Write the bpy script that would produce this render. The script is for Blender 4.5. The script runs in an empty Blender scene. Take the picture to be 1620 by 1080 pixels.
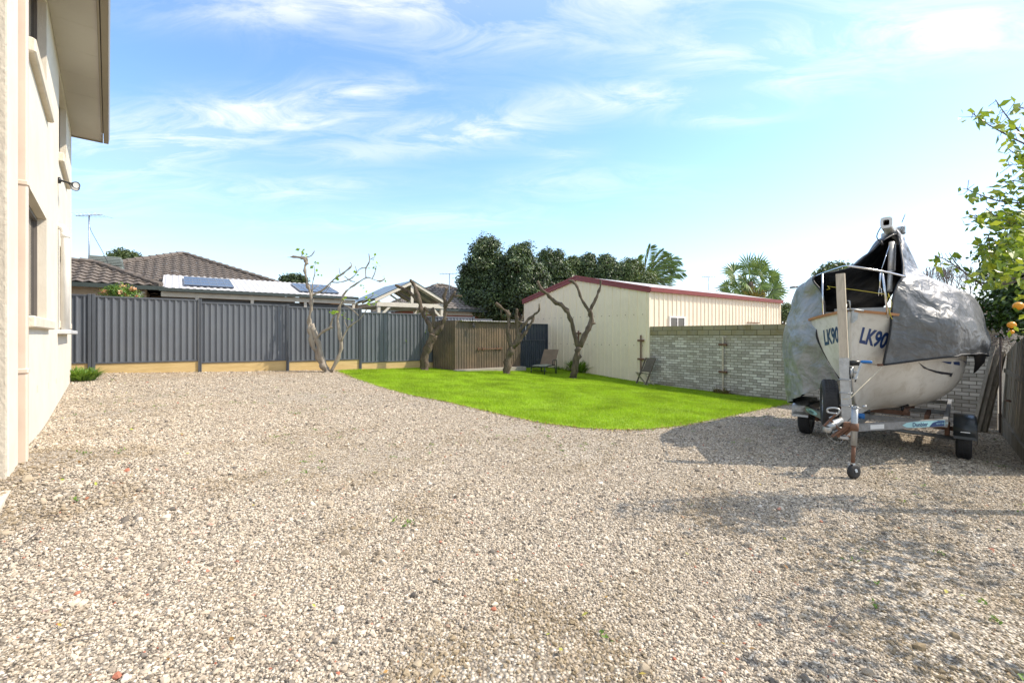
import bpy, math, random
import numpy as np
from mathutils import Vector, Matrix, noise as MN
random.seed(7); RNG = np.random.default_rng(7)
SC = bpy.context.scene; COL = SC.collection
CAMH, FPX, CX, HY = 1.55, 720.0, 810.0, 530.0
def sm(a, b, x):
    t = max(0.0, min(1.0, (x - a) / (b - a))); return t * t * (3 - 2 * t)
BUMPS = [(-3.5, 17.8, .06, 4.0), (1.9, 21.8, .06, 4.0), (5.2, 17.3, -.08, 3.0), (-4.4, 3.4, .22, 1.5)]
def gz(X, Y):
    z = -.048 * np.clip(X, -16, 14)
    for bx, by, a, s in BUMPS: z = z + a * np.exp(-((X - bx) ** 2 + (Y - by) ** 2) / (2 * s * s))
    return z
def g(X, Y): return float(gz(np.float64(X), np.float64(Y)))
def Wp(px, py, Y): return Vector(((px - CX) / FPX * Y, Y, CAMH + (HY - py) / FPX * Y))
def Gp(px, py):                       # where the sight line of a photo point meets the ground
    Y = 10.0
    for _ in range(60):
        X = (px - CX) / FPX * Y; Y = .5 * Y + .5 * (CAMH - g(X, Y)) * FPX / max(py - HY, 1)
    return Vector(((px - CX) / FPX * Y, Y, g((px - CX) / FPX * Y, Y)))
# ---------------------------------------------------------------- materials
def nt(name):
    m = bpy.data.materials.new(name); m.use_nodes = True; t = m.node_tree; t.nodes.clear()
    o = t.nodes.new('ShaderNodeOutputMaterial'); b = t.nodes.new('ShaderNodeBsdfPrincipled')
    t.links.new(b.outputs[0], o.inputs[0]); return m, t, b, o
def N(t, ty, **kw):
    n = t.nodes.new(ty)
    for k, v in kw.items():
        if k[0] == 'i' and k[1:].isdigit(): n.inputs[int(k[1:])].default_value = v
        else: setattr(n, k, v)
    return n
def mathn(t, op, a, b=None, clamp=False):
    n = t.nodes.new('ShaderNodeMath'); n.operation = op; n.use_clamp = clamp
    for i, v in enumerate((a, b)):
        if v is None: continue
        if isinstance(v, (int, float)): n.inputs[i].default_value = v
        else: t.links.new(v, n.inputs[i])
    return n.outputs[0]
def mixc(t, f, a, b, mode='MIX'):
    n = t.nodes.new('ShaderNodeMix'); n.data_type = 'RGBA'; n.blend_type = mode
    for i, v in ((0, f), (6, a), (7, b)):
        if isinstance(v, (int, float)): n.inputs[i].default_value = v
        elif isinstance(v, tuple): n.inputs[i].default_value = (*v, 1) if len(v) == 3 else v
        else: t.links.new(v, n.inputs[i])
    return n.outputs[2]
def ramp(t, f, stops):
    n = t.nodes.new('ShaderNodeValToRGB'); e = n.color_ramp.elements
    while len(e) < len(stops): e.new(.5)
    for el, (p, c) in zip(e, stops):
        el.position = p; el.color = (c, c, c, 1) if isinstance(c, (int, float)) else (*c, 1)
    t.links.new(f, n.inputs[0]); return n.outputs[0]
def noise(t, vec, scale, detail=4, rough=.55, dist=0):
    n = t.nodes.new('ShaderNodeTexNoise'); n.inputs['Scale'].default_value = scale
    n.inputs['Detail'].default_value = detail; n.inputs['Roughness'].default_value = rough
    n.inputs['Distortion'].default_value = dist
    if vec is not None: t.links.new(vec, n.inputs['Vector'])
    return n.outputs[0]
def objco(t, scale=None):
    c = t.nodes.new('ShaderNodeTexCoord').outputs['Object']
    if scale is None: return c
    m = t.nodes.new('ShaderNodeMapping'); m.inputs['Scale'].default_value = scale; t.links.new(c, m.inputs[0]); return m.outputs[0]
def bumpn(t, b, h, strength=.3, dist=.01):
    n = t.nodes.new('ShaderNodeBump'); n.inputs['Strength'].default_value = strength; n.inputs['Distance'].default_value = dist
    t.links.new(h, n.inputs['Height']); t.links.new(n.outputs[0], b.inputs['Normal'])
def pm(name, col, rough=.6, metal=0, col2=None, vs=3.0, lo=.35, hi=.7, bump=.15, bs=30, bd=.01, stretch=None, dirt=0, dirtcol=(.12, .09, .06), spec=.5):
    m, t, b, o = nt(name)
    c = objco(t, stretch); f = noise(t, c, vs, 5, .6)
    f = ramp(t, f, [(lo, 0.0), (hi, 1.0)])
    c2 = col2 or tuple(x * .82 for x in col)
    out = mixc(t, f, col, c2)
    if dirt:
        d = ramp(t, noise(t, c, vs * 2.7, 8, .7, .6), [(.48, 0.0), (.72, 1.0)])
        out = mixc(t, mathn(t, 'MULTIPLY', d, dirt), out, dirtcol)
    t.links.new(out, b.inputs['Base Color'])
    b.inputs['Roughness'].default_value = rough; b.inputs['Metallic'].default_value = metal
    b.inputs['Specular IOR Level'].default_value = spec
    if bump: bumpn(t, b, noise(t, objco(t, stretch), bs, 6, .65), bump, bd)
    return m
def island(name, cols, rough=.5, trans=.0, spec=.4, pos=0, pv_=.5):
    m, t, b, o = nt(name)
    r = t.nodes.new('ShaderNodeNewGeometry').outputs['Random Per Island']
    k = len(cols); out = ramp(t, r, [(i / (k - 1), c) for i, c in enumerate(cols)])
    if pos: out = mixc(t, 1.0, out, ramp(t, noise(t, objco(t), pos, 4, .6), [(.32, 1 - pv_), (.68, 1 + pv_)]), 'MULTIPLY')
    t.links.new(out, b.inputs['Base Color']); b.inputs['Roughness'].default_value = rough
    b.inputs['Specular IOR Level'].default_value = spec
    if trans:
        tr = t.nodes.new('ShaderNodeBsdfTranslucent'); ms = t.nodes.new('ShaderNodeMixShader'); ms.inputs[0].default_value = trans
        t.links.new(mixc(t, .4, out, (.35, .45, .03)), tr.inputs[0])
        t.links.new(b.outputs[0], ms.inputs[1]); t.links.new(tr.outputs[0], ms.inputs[2]); t.links.new(ms.outputs[0], o.inputs[0])
    return m
# ---------------------------------------------------------------- geometry
class MB:
    def __init__(s): s.v = []; s.f = []; s.sm = []
    def add(s, vs, fs, smooth=False):
        k = len(s.v); s.v += [tuple(v) for v in vs]; s.f += [tuple(i + k for i in f) for f in fs]; s.sm += [smooth] * len(fs); return s
    def box(s, x0, x1, y0, y1, z0, z1):
        vs = [(x, y, z) for z in (z0, z1) for x, y in ((x0, y0), (x1, y0), (x1, y1), (x0, y1))]
        return s.add(vs, [(0, 3, 2, 1), (4, 5, 6, 7), (0, 1, 5, 4), (1, 2, 6, 5), (2, 3, 7, 6), (3, 0, 4, 7)])
    def bev(s, x0, x1, y0, y1, z0, z1, r=.01):
        # box with chamfered vertical and horizontal edges
        vs = []; 
        for z, i in ((z0, r), (z0 + r, 0), (z1 - r, 0), (z1, r)):
            a = i
            for x, y in ((x0 + r + a, y0 + a), (x1 - r - a, y0 + a), (x1 - a, y0 + r + a), (x1 - a, y1 - r - a), (x1 - r - a, y1 - a), (x0 + r + a, y1 - a), (x0 + a, y1 - r - a), (x0 + a, y0 + r + a)):
                vs.append((x, y, z))
        fs = [tuple(range(7, -1, -1)), tuple(range(24, 32))]
        for k in range(3):
            for i in range(8):
                j = (i + 1) % 8; fs.append((k * 8 + i, k * 8 + j, k * 8 + 8 + j, k * 8 + 8 + i))
        return s.add(vs, fs)
    def bar(s, a, b, w, h, up=(0, 0, 1), ext=0):
        a = Vector(a); b = Vector(b); d = (b - a).normalized(); a = a - d * ext; b = b + d * ext
        u = Vector(up); r = d.cross(u)
        if r.length < 1e-4: r = d.cross(Vector((1, 0, 0)))
        r.normalize(); u = r.cross(d).normalized(); vs = []
        for p in (a, b):
            for i, j in ((-1, -1), (1, -1), (1, 1), (-1, 1)): vs.append(p + r * (i * w / 2) + u * (j * h / 2))
        return s.add(vs, [(0, 3, 2, 1), (4, 5, 6, 7), (0, 1, 5, 4), (1, 2, 6, 5), (2, 3, 7, 6), (3, 0, 4, 7)])
    def tube(s, pts, rad, n=8, smooth=True, sub=0, jit=0, lump=0):
        pts = [Vector(p) for p in pts]
        if isinstance(rad, (int, float)): rad = [rad] * len(pts)
        rad = list(rad)
        if sub and len(pts) > 2:
            P = []; R = []
            for i in range(len(pts) - 1):
                p0 = pts[max(i - 1, 0)]; p1 = pts[i]; p2 = pts[i + 1]; p3 = pts[min(i + 2, len(pts) - 1)]
                for k in range(sub):
                    t = k / sub
                    P.append(.5 * (2 * p1 + (p2 - p0) * t + (2 * p0 - 5 * p1 + 4 * p2 - p3) * t * t + (3 * p1 - p0 - 3 * p2 + p3) * t ** 3)); R.append(rad[i] + (rad[i + 1] - rad[i]) * t)
            P.append(pts[-1]); R.append(rad[-1]); pts, rad = P, R
        vs = []; fs = []; pr = None
        for i, p in enumerate(pts):
            d = (pts[min(i + 1, len(pts) - 1)] - pts[max(i - 1, 0)])
            d = d.normalized() if d.length > 1e-9 else Vector((0, 0, 1))
            if pr is None: pr = d.orthogonal().normalized()
            pr = (pr - d * pr.dot(d)); pr = pr.normalized() if pr.length > 1e-6 else d.orthogonal().normalized()
            q = d.cross(pr)
            for k in range(n):
                a = 2 * math.pi * k / n; rr = rad[i] * (1 + (random.uniform(-jit, jit) if jit else 0)); dd = pr * math.cos(a) + q * math.sin(a)
                if lump: rr += lump * (MN.noise((p + dd * rr) * 5.5) + .6 * MN.noise((p + dd * rr) * 13))
                vs.append(p + dd * max(rr, .003))
        for i in range(len(pts) - 1):
            for k in range(n):
                l = (k + 1) % n; fs.append((i * n + k, i * n + l, i * n + n + l, i * n + n + k))
        s.add(vs, fs, smooth); k = len(s.v) - len(vs)
        s.f += [tuple(k + i for i in range(n - 1, -1, -1)), tuple(k + len(vs) - n + i for i in range(n))]; s.sm += [False, False]
        return s
    def lathe(s, prof, c=(0, 0, 0), ax=(0, 0, 1), n=24, smooth=True, arc=None):
        ax = Vector(ax).normalized(); u = ax.orthogonal().normalized(); w = ax.cross(u); c = Vector(c); vs = []; fs = []
        for r, h in prof:
            for k in range(n):
                a = 2 * math.pi * k / n; vs.append(c + ax * h + (u * math.cos(a) + w * math.sin(a)) * r)
        for i in range(len(prof) - 1):
            for k in range(n):
                l = (k + 1) % n; fs.append((i * n + k, i * n + l, i * n + n + l, i * n + n + k))
        return s.add(vs, fs, smooth)
    def prism(s, pts, ext):
        n = len(pts); e = Vector(ext); vs = [Vector(p) for p in pts] + [Vector(p) + e for p in pts]
        return s.add(vs, [tuple(range(n)), tuple(range(2 * n - 1, n - 1, -1))] + [(i, i + n, (i + 1) % n + n, (i + 1) % n) for i in range(n)])
    def grid(s, rows, smooth=True, closed=False):
        n = len(rows[0]); vs = [p for r in rows for p in r]; fs = []
        for i in range(len(rows) - 1):
            for k in range(n - (0 if closed else 1)):
                l = (k + 1) % n; fs.append((i * n + k, i * n + l, i * n + n + l, i * n + n + k))
        return s.add(vs, fs, smooth)
    def build(s, name, mat, parent=None, inv=None, solid=0, fixn=True):
        me = bpy.data.meshes.new(name)
        vs = s.v
        if inv is not None: vs = [inv @ Vector(v) for v in vs]
        me.from_pydata([tuple(v) for v in vs], [], s.f); me.polygons.foreach_set('use_smooth', s.sm); me.update()
        if fixn:
            import bmesh
            bm = bmesh.new(); bm.from_mesh(me); bmesh.ops.recalc_face_normals(bm, faces=bm.faces); bm.to_mesh(me); bm.free()
        o = bpy.data.objects.new(name, me); COL.objects.link(o); me.materials.append(mat)
        if parent is not None: o.parent = parent
        if solid:
            mo = o.modifiers.new('s', 'SOLIDIFY'); mo.thickness = solid; mo.offset = 0
        return o
def npm(name, V, k, mat, parent=None, smooth=False):    # n faces of k own verts each
    me = bpy.data.meshes.new(name); V = np.asarray(V, dtype=np.float32).reshape(-1, 3); nf = len(V) // k
    me.vertices.add(len(V)); me.vertices.foreach_set('co', V.ravel())
    me.loops.add(len(V)); me.loops.foreach_set('vertex_index', np.arange(len(V), dtype=np.int32))
    me.polygons.add(nf); me.polygons.foreach_set('loop_start', np.arange(0, len(V), k, dtype=np.int32))
    me.polygons.foreach_set('use_smooth', np.full(nf, smooth))
    me.update(calc_edges=True); me.validate(); me.materials.append(mat)
    o = bpy.data.objects.new(name, me); COL.objects.link(o)
    if parent is not None: o.parent = parent
    return o
def tag(o, label=None, cat=None, group=None, kind=None):
    for k, v in (('label', label), ('category', cat), ('group', group), ('kind', kind)):
        if v: o[k] = v
    return o
def thing(name, label, cat, loc=(0, 0, 0), xdir=None, group=None):
    o = bpy.data.objects.new(name, None); COL.objects.link(o); o.empty_display_size = .2
    o.location = loc; o.rotation_euler = (0, 0, math.atan2(xdir[1], xdir[0]) if xdir else 0)
    tag(o, label, cat, group); return o
def M(o): return Matrix.Translation(o.location) @ Matrix.Rotation(o.rotation_euler[2], 4, 'Z')
def INV(o): return M(o).inverted()
def copy_tree(o, parent=None):
    c = o.copy(); COL.objects.link(c)
    if parent is not None: c.parent = parent
    for ch in [x for x in bpy.data.objects if x.parent == o]: copy_tree(ch, c)
    return c
# leaves: diamonds of 4 verts around points, with normals
def leaves(P, Nn, size, asp=.5, droop=.3, spread=.8, sizevar=.35):
    n = len(P); P = np.asarray(P); Nn = np.asarray(Nn)
    nn = Nn + RNG.normal(0, spread, (n, 3)); nn /= np.linalg.norm(nn, axis=1)[:, None] + 1e-9
    t = RNG.normal(0, 1, (n, 3)); t[:, 2] -= droop; t -= nn * (t * nn).sum(1)[:, None]; t /= np.linalg.norm(t, axis=1)[:, None] + 1e-9
    b = np.cross(nn, t); s = size * (1 + RNG.uniform(-sizevar, sizevar, n))[:, None]
    V = np.stack([P, P + t * s * .5 + b * s * asp * .5 + nn * s * .06, P + t * s, P + t * s * .5 - b * s * asp * .5 + nn * s * .06], 1)
    return V
def blobs_leaves(blobs, clumps, per, size, clump_r=.25, asp=.5, inner=.55, spread=.8, droop=.3):
    vol = np.array([b[1][0] * b[1][1] * b[1][2] for b in blobs]) ** (2 / 3); vol = vol / vol.sum()
    out = []
    for (c, r), w in zip(blobs, vol):
        k = max(3, int(clumps * w)); d = RNG.normal(0, 1, (k, 3)); d /= np.linalg.norm(d, axis=1)[:, None]
        rad = RNG.uniform(inner, 1.05, k) ** .6
        cc = np.array(c) + d * rad[:, None] * np.array(r)
        e = RNG.normal(0, 1, (k * per, 3)); e /= np.linalg.norm(e, axis=1)[:, None]; cs = np.repeat(RNG.uniform(.6, 1.3, k), per)[:, None]
        P = np.repeat(cc, per, 0) + e * cs * clump_r * RNG.uniform(.65, 1.05, (k * per, 1)) * np.array([1, 1, .8]); Nn = e * 1.1 + np.repeat(d, per, 0) * .35 + np.array([0, 0, .35])
        out.append(leaves(P, Nn, size, asp, droop, spread))
    return np.concatenate(out)
# ================================================================= world, sun, camera
SUN = Vector((.98, .09, 1.0)).normalized()
elev = math.asin(SUN.z); az = math.atan2(SUN.x, SUN.y)
def world():
    w = bpy.data.worlds.new('World'); SC.world = w; w.use_nodes = True; t = w.node_tree; t.nodes.clear()
    sky = N(t, 'ShaderNodeTexSky', sky_type='NISHITA', sun_disc=False, sun_elevation=elev, sun_rotation=az, air_density=1.0, dust_density=.6, ozone_density=3.0)
    bg = t.nodes.new('ShaderNodeBackground'); out = t.nodes.new('ShaderNodeOutputWorld'); t.links.new(bg.outputs[0], out.inputs[0])
    bg.inputs[1].default_value = .122
    d = t.nodes.new('ShaderNodeTexCoord').outputs['Generated']
    s = t.nodes.new('ShaderNodeSeparateXYZ'); t.links.new(d, s.inputs[0]); x, y, z = s.outputs
    yy = mathn(t, 'MAXIMUM', y, .02); A = mathn(t, 'DIVIDE', x, yy); E = mathn(t, 'DIVIDE', z, yy)
    # high cirrus seen on a flat layer, plus separate soft patches
    zz = mathn(t, 'ADD', mathn(t, 'MAXIMUM', z, 0), .12)
    cb = t.nodes.new('ShaderNodeCombineXYZ')
    t.links.new(mathn(t, 'DIVIDE', x, zz), cb.inputs[0]); t.links.new(mathn(t, 'MULTIPLY', mathn(t, 'DIVIDE', y, zz), 2.2), cb.inputs[1])
    n1 = noise(t, cb.outputs[0], .55, 7, .55, .5); n2 = noise(t, cb.outputs[0], 2.3, 9, .66, 1.1)
    patches = [(900, -8, 330, 34, 1.0), (520, 10, 200, 26, .9), (560, 142, 90, 20, 1.1), (400, 172, 70, 16, .9), (290, 205, 170, 36, 1.0), (505, 190, 60, 12, .8),
               (740, 205, 110, 24, 1.3), (1000, 152, 120, 20, 1.3), (1150, 188, 70, 12, .8), (1150, 80, 110, 24, .9), (1270, 130, 90, 26, .7), (1440, 50, 160, 44, 1.15), (1560, 40, 90, 40, .7),
               (470, 298, 110, 16, .7), (930, 285, 110, 20, .5), (560, 245, 90, 16, .5), (220, 260, 110, 60, .6), (760, 60, 160, 28, .5), (650, 350, 160, 16, .5), (900, 242, 40, 10, .5), (1000, 60, 200, 30, .35)]
    acc = None
    for px, py, sx, sy, a in patches:
        dx = mathn(t, 'MULTIPLY', mathn(t, 'SUBTRACT', A, (px - CX) / FPX), FPX / (sx * 1.25))
        dy = mathn(t, 'MULTIPLY', mathn(t, 'SUBTRACT', E, (HY - py) / FPX), FPX / (sy * 1.2))
        dy = mathn(t, 'SUBTRACT', dy, mathn(t, 'MULTIPLY', dx, .25))
        q = mathn(t, 'ADD', mathn(t, 'MULTIPLY', dx, dx), mathn(t, 'MULTIPLY', dy, dy))
        e = mathn(t, 'MULTIPLY', mathn(t, 'EXPONENT', mathn(t, 'MULTIPLY', q, -1.0)), a)
        acc = e if acc is None else mathn(t, 'ADD', acc, e)
    c1 = ramp(t, n2, [(.40, 0.0), (.62, 1.0)])
    c2 = ramp(t, n1, [(.46, 0.0), (.8, 1.0)])
    cl = mathn(t, 'MULTIPLY', acc, mathn(t, 'ADD', mathn(t, 'MULTIPLY', c1, .85), .2))
    cl = mathn(t, 'ADD', cl, mathn(t, 'MULTIPLY', mathn(t, 'MULTIPLY', c2, c1), .22))
    # broken cloud added out of view, overhead and behind, to make the ambient neutral
    hi = mathn(t, 'MAXIMUM', mathn(t, 'MULTIPLY', mathn(t, 'SUBTRACT', z, .62), 6.0, True), mathn(t, 'MULTIPLY', mathn(t, 'SUBTRACT', -.02, y), 5.0, True))
    cl = mathn(t, 'ADD', mathn(t, 'MULTIPLY', cl, .54, True), mathn(t, 'MULTIPLY', hi, mathn(t, 'ADD', .45, mathn(t, 'MULTIPLY', c2, .4))), True)
    # thin milky veil low over the roofs
    veil = mathn(t, 'POWER', mathn(t, 'SUBTRACT', 1.0, mathn(t, 'MULTIPLY', mathn(t, 'MAXIMUM', z, 0), 1.75), True), 3.8)
    veil = mathn(t, 'MULTIPLY', veil, mathn(t, 'SUBTRACT', .86, mathn(t, 'MULTIPLY', x, .22)), True)
    hs = N(t, 'ShaderNodeHueSaturation'); hs.inputs['Hue'].default_value = .491; hs.inputs['Saturation'].default_value = 1.08; hs.inputs['Value'].default_value = 2.1
    t.links.new(sky.outputs[0], hs.inputs['Color'])
    v = mixc(t, veil, mixc(t, 1.0, hs.outputs[0], (1.02, .965, 1.0), 'MULTIPLY'), (6.2, 7.0, 8.0)); v = mixc(t, cl, v, (8.4, 8.4, 8.3))
    t.links.new(v, bg.inputs[0])
world()
L = bpy.data.lights.new('sun', 'SUN'); L.energy = 5.0; L.angle = math.radians(.53); L.color = (1, .90, .76)
lo = bpy.data.objects.new('sun', L); COL.objects.link(lo); lo.rotation_euler = SUN.to_track_quat('Z', 'Y').to_euler(); lo.location = (10, 0, 20)
cd = bpy.data.cameras.new('camera'); cd.lens = 16; cd.sensor_width = 36; cd.shift_y = -10 / 1620; cd.clip_end = 8000; cd.clip_start = .05
co = bpy.data.objects.new('camera', cd); COL.objects.link(co); co.location = (0, 0, CAMH); co.rotation_euler = (math.radians(90), 0, 0); SC.camera = co
SC.view_settings.view_transform = 'Standard'; SC.view_settings.look = 'None'; SC.view_settings.exposure = .36
SC.render.engine = 'CYCLES'; SC.cycles.use_denoising = True; SC.cycles.max_bounces = 6; SC.cycles.sample_clamp_indirect = 6
# ================================================================= materials
stucco = pm('stucco', (.70, .645, .54), .85, col2=(.64, .58, .475), vs=1.2, bump=.5, bs=55, bd=.012, dirt=.22, dirtcol=(.5, .43, .33), spec=.2)
stucco_t = pm('stucco_rough', (.56, .50, .40), .9, col2=(.50, .44, .35), vs=2, bump=.9, bs=26, bd=.03, stretch=(1, 1, .55), dirt=.1, dirtcol=(.4, .33, .22), spec=.2)
stucco_s = pm('stucco_sill', (.66, .59, .49), .85, col2=(.58, .52, .42), vs=4, bump=.6, bs=45, bd=.012, dirt=.3, dirtcol=(.4, .33, .24), spec=.2)
soffit = pm('soffit_sheet', (.50, .47, .42), .7, col2=(.46, .43, .38), vs=1, bump=.05, dirt=.1, dirtcol=(.4, .36, .3))
gutterm = pm('gutter_paint', (.27, .23, .165), .4, col2=(.25, .21, .15), bump=.03)
pipe_p = pm('pipe_paint', (.64, .535, .43), .5, col2=(.60, .49, .385), vs=2, bump=.05, dirt=.15, dirtcol=(.5, .33, .25))
rustred = pm('red_primer', (.42, .08, .04), .8, bump=.3)
darkglass = pm('window_glass', (.035, .035, .035), .08, bump=0, spec=.8)
winframe = pm('window_frame', (.16, .14, .12), .4, bump=0)
marble = pm('sill_stone', (.62, .62, .60), .5, col2=(.4, .4, .4), vs=6)
white = pm('white_paint', (.78, .76, .72), .5, bump=.04)
blackp = pm('black_plastic', (.02, .02, .022), .35, bump=.02)
colorb = pm('fence_steel', (.125, .138, .157), .42, col2=(.105, .117, .135), vs=.8, bump=.02, dirt=.12, dirtcol=(.2, .19, .17), spec=.5)
colorf = pm('fence_post_steel', (.09, .10, .115), .38, bump=.02)
darkb = pm('dark_gate_steel', (.052, .066, .086), .4, col2=(.04, .052, .07), bump=.02, dirt=.15, dirtcol=(.12, .11, .1))
pine = pm('pine_sleeper', (.60, .45, .22), .8, col2=(.50, .36, .16), vs=5, stretch=(.35, 1, 3), bump=.2, bs=20, dirt=.35, dirtcol=(.28, .2, .08), spec=.15)
tile = pm('roof_tile', (.150, .125, .105), .75, col2=(.10, .082, .070), vs=3, bump=.4, bs=25, dirt=.4, dirtcol=(.22, .18, .13))
tile2 = pm('roof_tile_grey', (.20, .175, .155), .75, col2=(.15, .13, .115), vs=3, bump=.4, bs=25, dirt=.4, dirtcol=(.27, .24, .2))
creamb = pm('cream_brick', (.50, .41, .29), .85, col2=(.43, .34, .24), vs=6)
creamp = pm('cream_timber', (.63, .58, .48), .6, bump=.05)
greyst = pm('grey_roof_steel', (.19, .25, .31), .4, bump=.02)
lightst = pm('pale_roof_steel', (.62, .60, .58), .45, bump=.02)
greenst = pm('dark_green_gutter', (.05, .065, .06), .4, bump=0)
pv = pm('solar_cells', (.035, .05, .09), .2, col2=(.05, .07, .12), vs=2, bump=0)
galvd = pm('dull_galvanised', (.27, .28, .29), .5, .5, col2=(.19, .2, .205), vs=10, bump=.08, bs=60, dirt=.5, dirtcol=(.14, .11, .09))
galv = pm('galvanised_steel', (.46, .48, .49), .42, .7, col2=(.33, .35, .36), vs=14, bump=.08, bs=60, dirt=.35, dirtcol=(.22, .19, .16))
stain = pm('stainless_steel', (.72, .72, .72), .12, 1, bump=0)
alum = pm('mast_aluminium', (.62, .61, .58), .35, .25, bump=.03, dirt=.3, dirtcol=(.3, .27, .22))
rust = pm('rusty_steel', (.13, .07, .045), .8, .1, col2=(.2, .1, .06), vs=12, bump=.4)
rubber = pm('tyre_rubber', (.018, .018, .019), .75, col2=(.03, .029, .028), vs=12, bump=.25, bs=60)
creams = pm('cream_shed_steel', (.82, .71, .54), .5, col2=(.77, .66, .495), vs=.7, bump=.03, dirt=.12, dirtcol=(.42, .34, .23), spec=.35)
redtrim = pm('red_barge', (.22, .035, .028), .45, col2=(.19, .03, .025), bump=.03)
brownst = pm('brown_shed_steel', (.165, .118, .075), .5, col2=(.065, .06, .047), vs=1.0, bump=.05, dirt=.35, dirtcol=(.24, .16, .09))  # broad dark blotches of the second colour paint tree shade onto the shed
bark = pm('grey_bark', (.17, .135, .105), .95, col2=(.075, .058, .045), vs=9, stretch=(1, 1, .35), bump=1, bs=22, bd=.05, spec=.1)
figbark = pm('pale_bark', (.34, .30, .245), .9, col2=(.24, .205, .165), vs=7, stretch=(1, 1, .5), bump=.5, bs=24, bd=.02, spec=.15)
cutwood = pm('cut_wood', (.3, .22, .14), .9, bump=.1)
twigm = pm('twig_bark', (.15, .12, .11), .9, bump=0)
hullm = pm('hull_gelcoat', (.68, .665, .62), .32, col2=(.54, .52, .475), vs=1.5, bump=.02, dirt=.6, dirtcol=(.33, .29, .22))
boatw = pm('boat_white', (.66, .64, .59), .3, bump=.01)
teak = pm('varnished_teak', (.42, .19, .06), .4, col2=(.33, .14, .045), vs=6, stretch=(1, 1, 1), bump=.1)
navy = pm('navy_vinyl', (.012, .045, .16), .35, bump=0)
darkv = pm('dark_vinyl', (.03, .033, .045), .35, bump=0)
blueg = pm('blue_grip', (.01, .16, .48), .4, bump=0)
oldwood = pm('weathered_timber', (.36, .33, .28), .9, col2=(.22, .20, .165), vs=6, stretch=(1.5, 1.5, .25), bump=.5, bs=30, dirt=.5, dirtcol=(.1, .09, .07), spec=.1)
oldfence = pm('grey_paling', (.34, .30, .24), .92, col2=(.19, .17, .135), vs=5, stretch=(3, 3, .25), bump=.7, bs=18, bd=.03, dirt=.4, dirtcol=(.05, .05, .03), spec=.1)
rope = pm('cream_rope', (.6, .55, .42), .8, bump=0); yrope = pm('yellow_rope', (.5, .42, .05), .8, bump=0)
cable = pm('cable_black', (.02, .02, .02), .6, bump=0)
teal = pm('teal_panel', (.022, .028, .032), .35, bump=0)
darkwood = pm('dark_old_timber', (.15, .125, .095), .9, col2=(.10, .085, .065), vs=8, bump=.2)
slingm = pm('lounger_mesh', (.19, .14, .095), .85, col2=(.14, .105, .07), bump=.3, bs=120)
orange = pm('orange_peel', (.85, .36, .02), .4, bump=.2, bs=120, bd=.002)
brick_red = pm('red_brick', (.30, .11, .065), .85, col2=(.22, .08, .05), vs=14)
decalw = pm('decal_white', (.7, .72, .72), .4, bump=0); decalc = pm('decal_cyan', (.35, .62, .66), .4, bump=0)

def tarpmat():
    m, t, b, o = nt('silver_tarp'); c = objco(t)
    f = ramp(t, noise(t, c, 1.5, 6, .65, .5), [(.38, 0.0), (.66, 1.0)])
    gsp = N(t, 'ShaderNodeSeparateXYZ'); t.links.new(c, gsp.inputs[0])
    left = mathn(t, 'SUBTRACT', 1.0, mathn(t, 'ADD', mathn(t, 'MULTIPLY', gsp.outputs[0], 1.2), 1.0, True), True)   # mould grows on the shaded side of the cover
    base = mixc(t, f, (.14, .144, .148), (.08, .083, .087))
    mould = mixc(t, ramp(t, noise(t, c, 2.6, 8, .7, .8), [(.35, 0.0), (.6, 1.0)]), (.17, .185, .14), (.33, .34, .35))
    base = mixc(t, left, base, mould)
    scr = ramp(t, noise(t, objco(t, (3, 9, 5)), 2.0, 8, .75, 2.2), [(.56, 0.0), (.72, 1.0)])
    base = mixc(t, mathn(t, 'MULTIPLY', scr, .25), base, (.42, .43, .44))
    t.links.new(base, b.inputs['Base Color']); b.inputs['Roughness'].default_value = .46; b.inputs['Metallic'].default_value = .2; b.inputs['Specular IOR Level'].default_value = .7
    nz = N(t, 'ShaderNodeTexNoise'); nz.inputs['Scale'].default_value = 2.5; t.links.new(c, nz.inputs['Vector']); ad = N(t, 'ShaderNodeVectorMath', operation='MULTIPLY_ADD'); t.links.new(nz.outputs[1], ad.inputs[0]); ad.inputs[1].default_value = (.35, .35, .35); t.links.new(c, ad.inputs[2])
    def vr(s_):
        v = N(t, 'ShaderNodeTexVoronoi'); v.inputs['Scale'].default_value = s_; t.links.new(ad.outputs[0], v.inputs['Vector']); return v.outputs['Distance']
    h = mathn(t, 'ADD', mathn(t, 'ADD', mathn(t, 'MULTIPLY', vr(3.2), 1.0), mathn(t, 'MULTIPLY', vr(8), .42)), mathn(t, 'MULTIPLY', vr(19), .16)); bumpn(t, b, h, .42, .085); return m
tarpm = tarpmat()
postw = pm('pale_old_timber', (.60, .54, .44), .9, col2=(.46, .41, .33), vs=7, stretch=(1.5, 1.5, .2), bump=.4, bs=30, dirt=.5, dirtcol=(.2, .17, .12), spec=.1)
tarpd = pm('tarp_lining', (.012, .014, .018), .6, bump=.5, bs=6, bd=.05)

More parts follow.
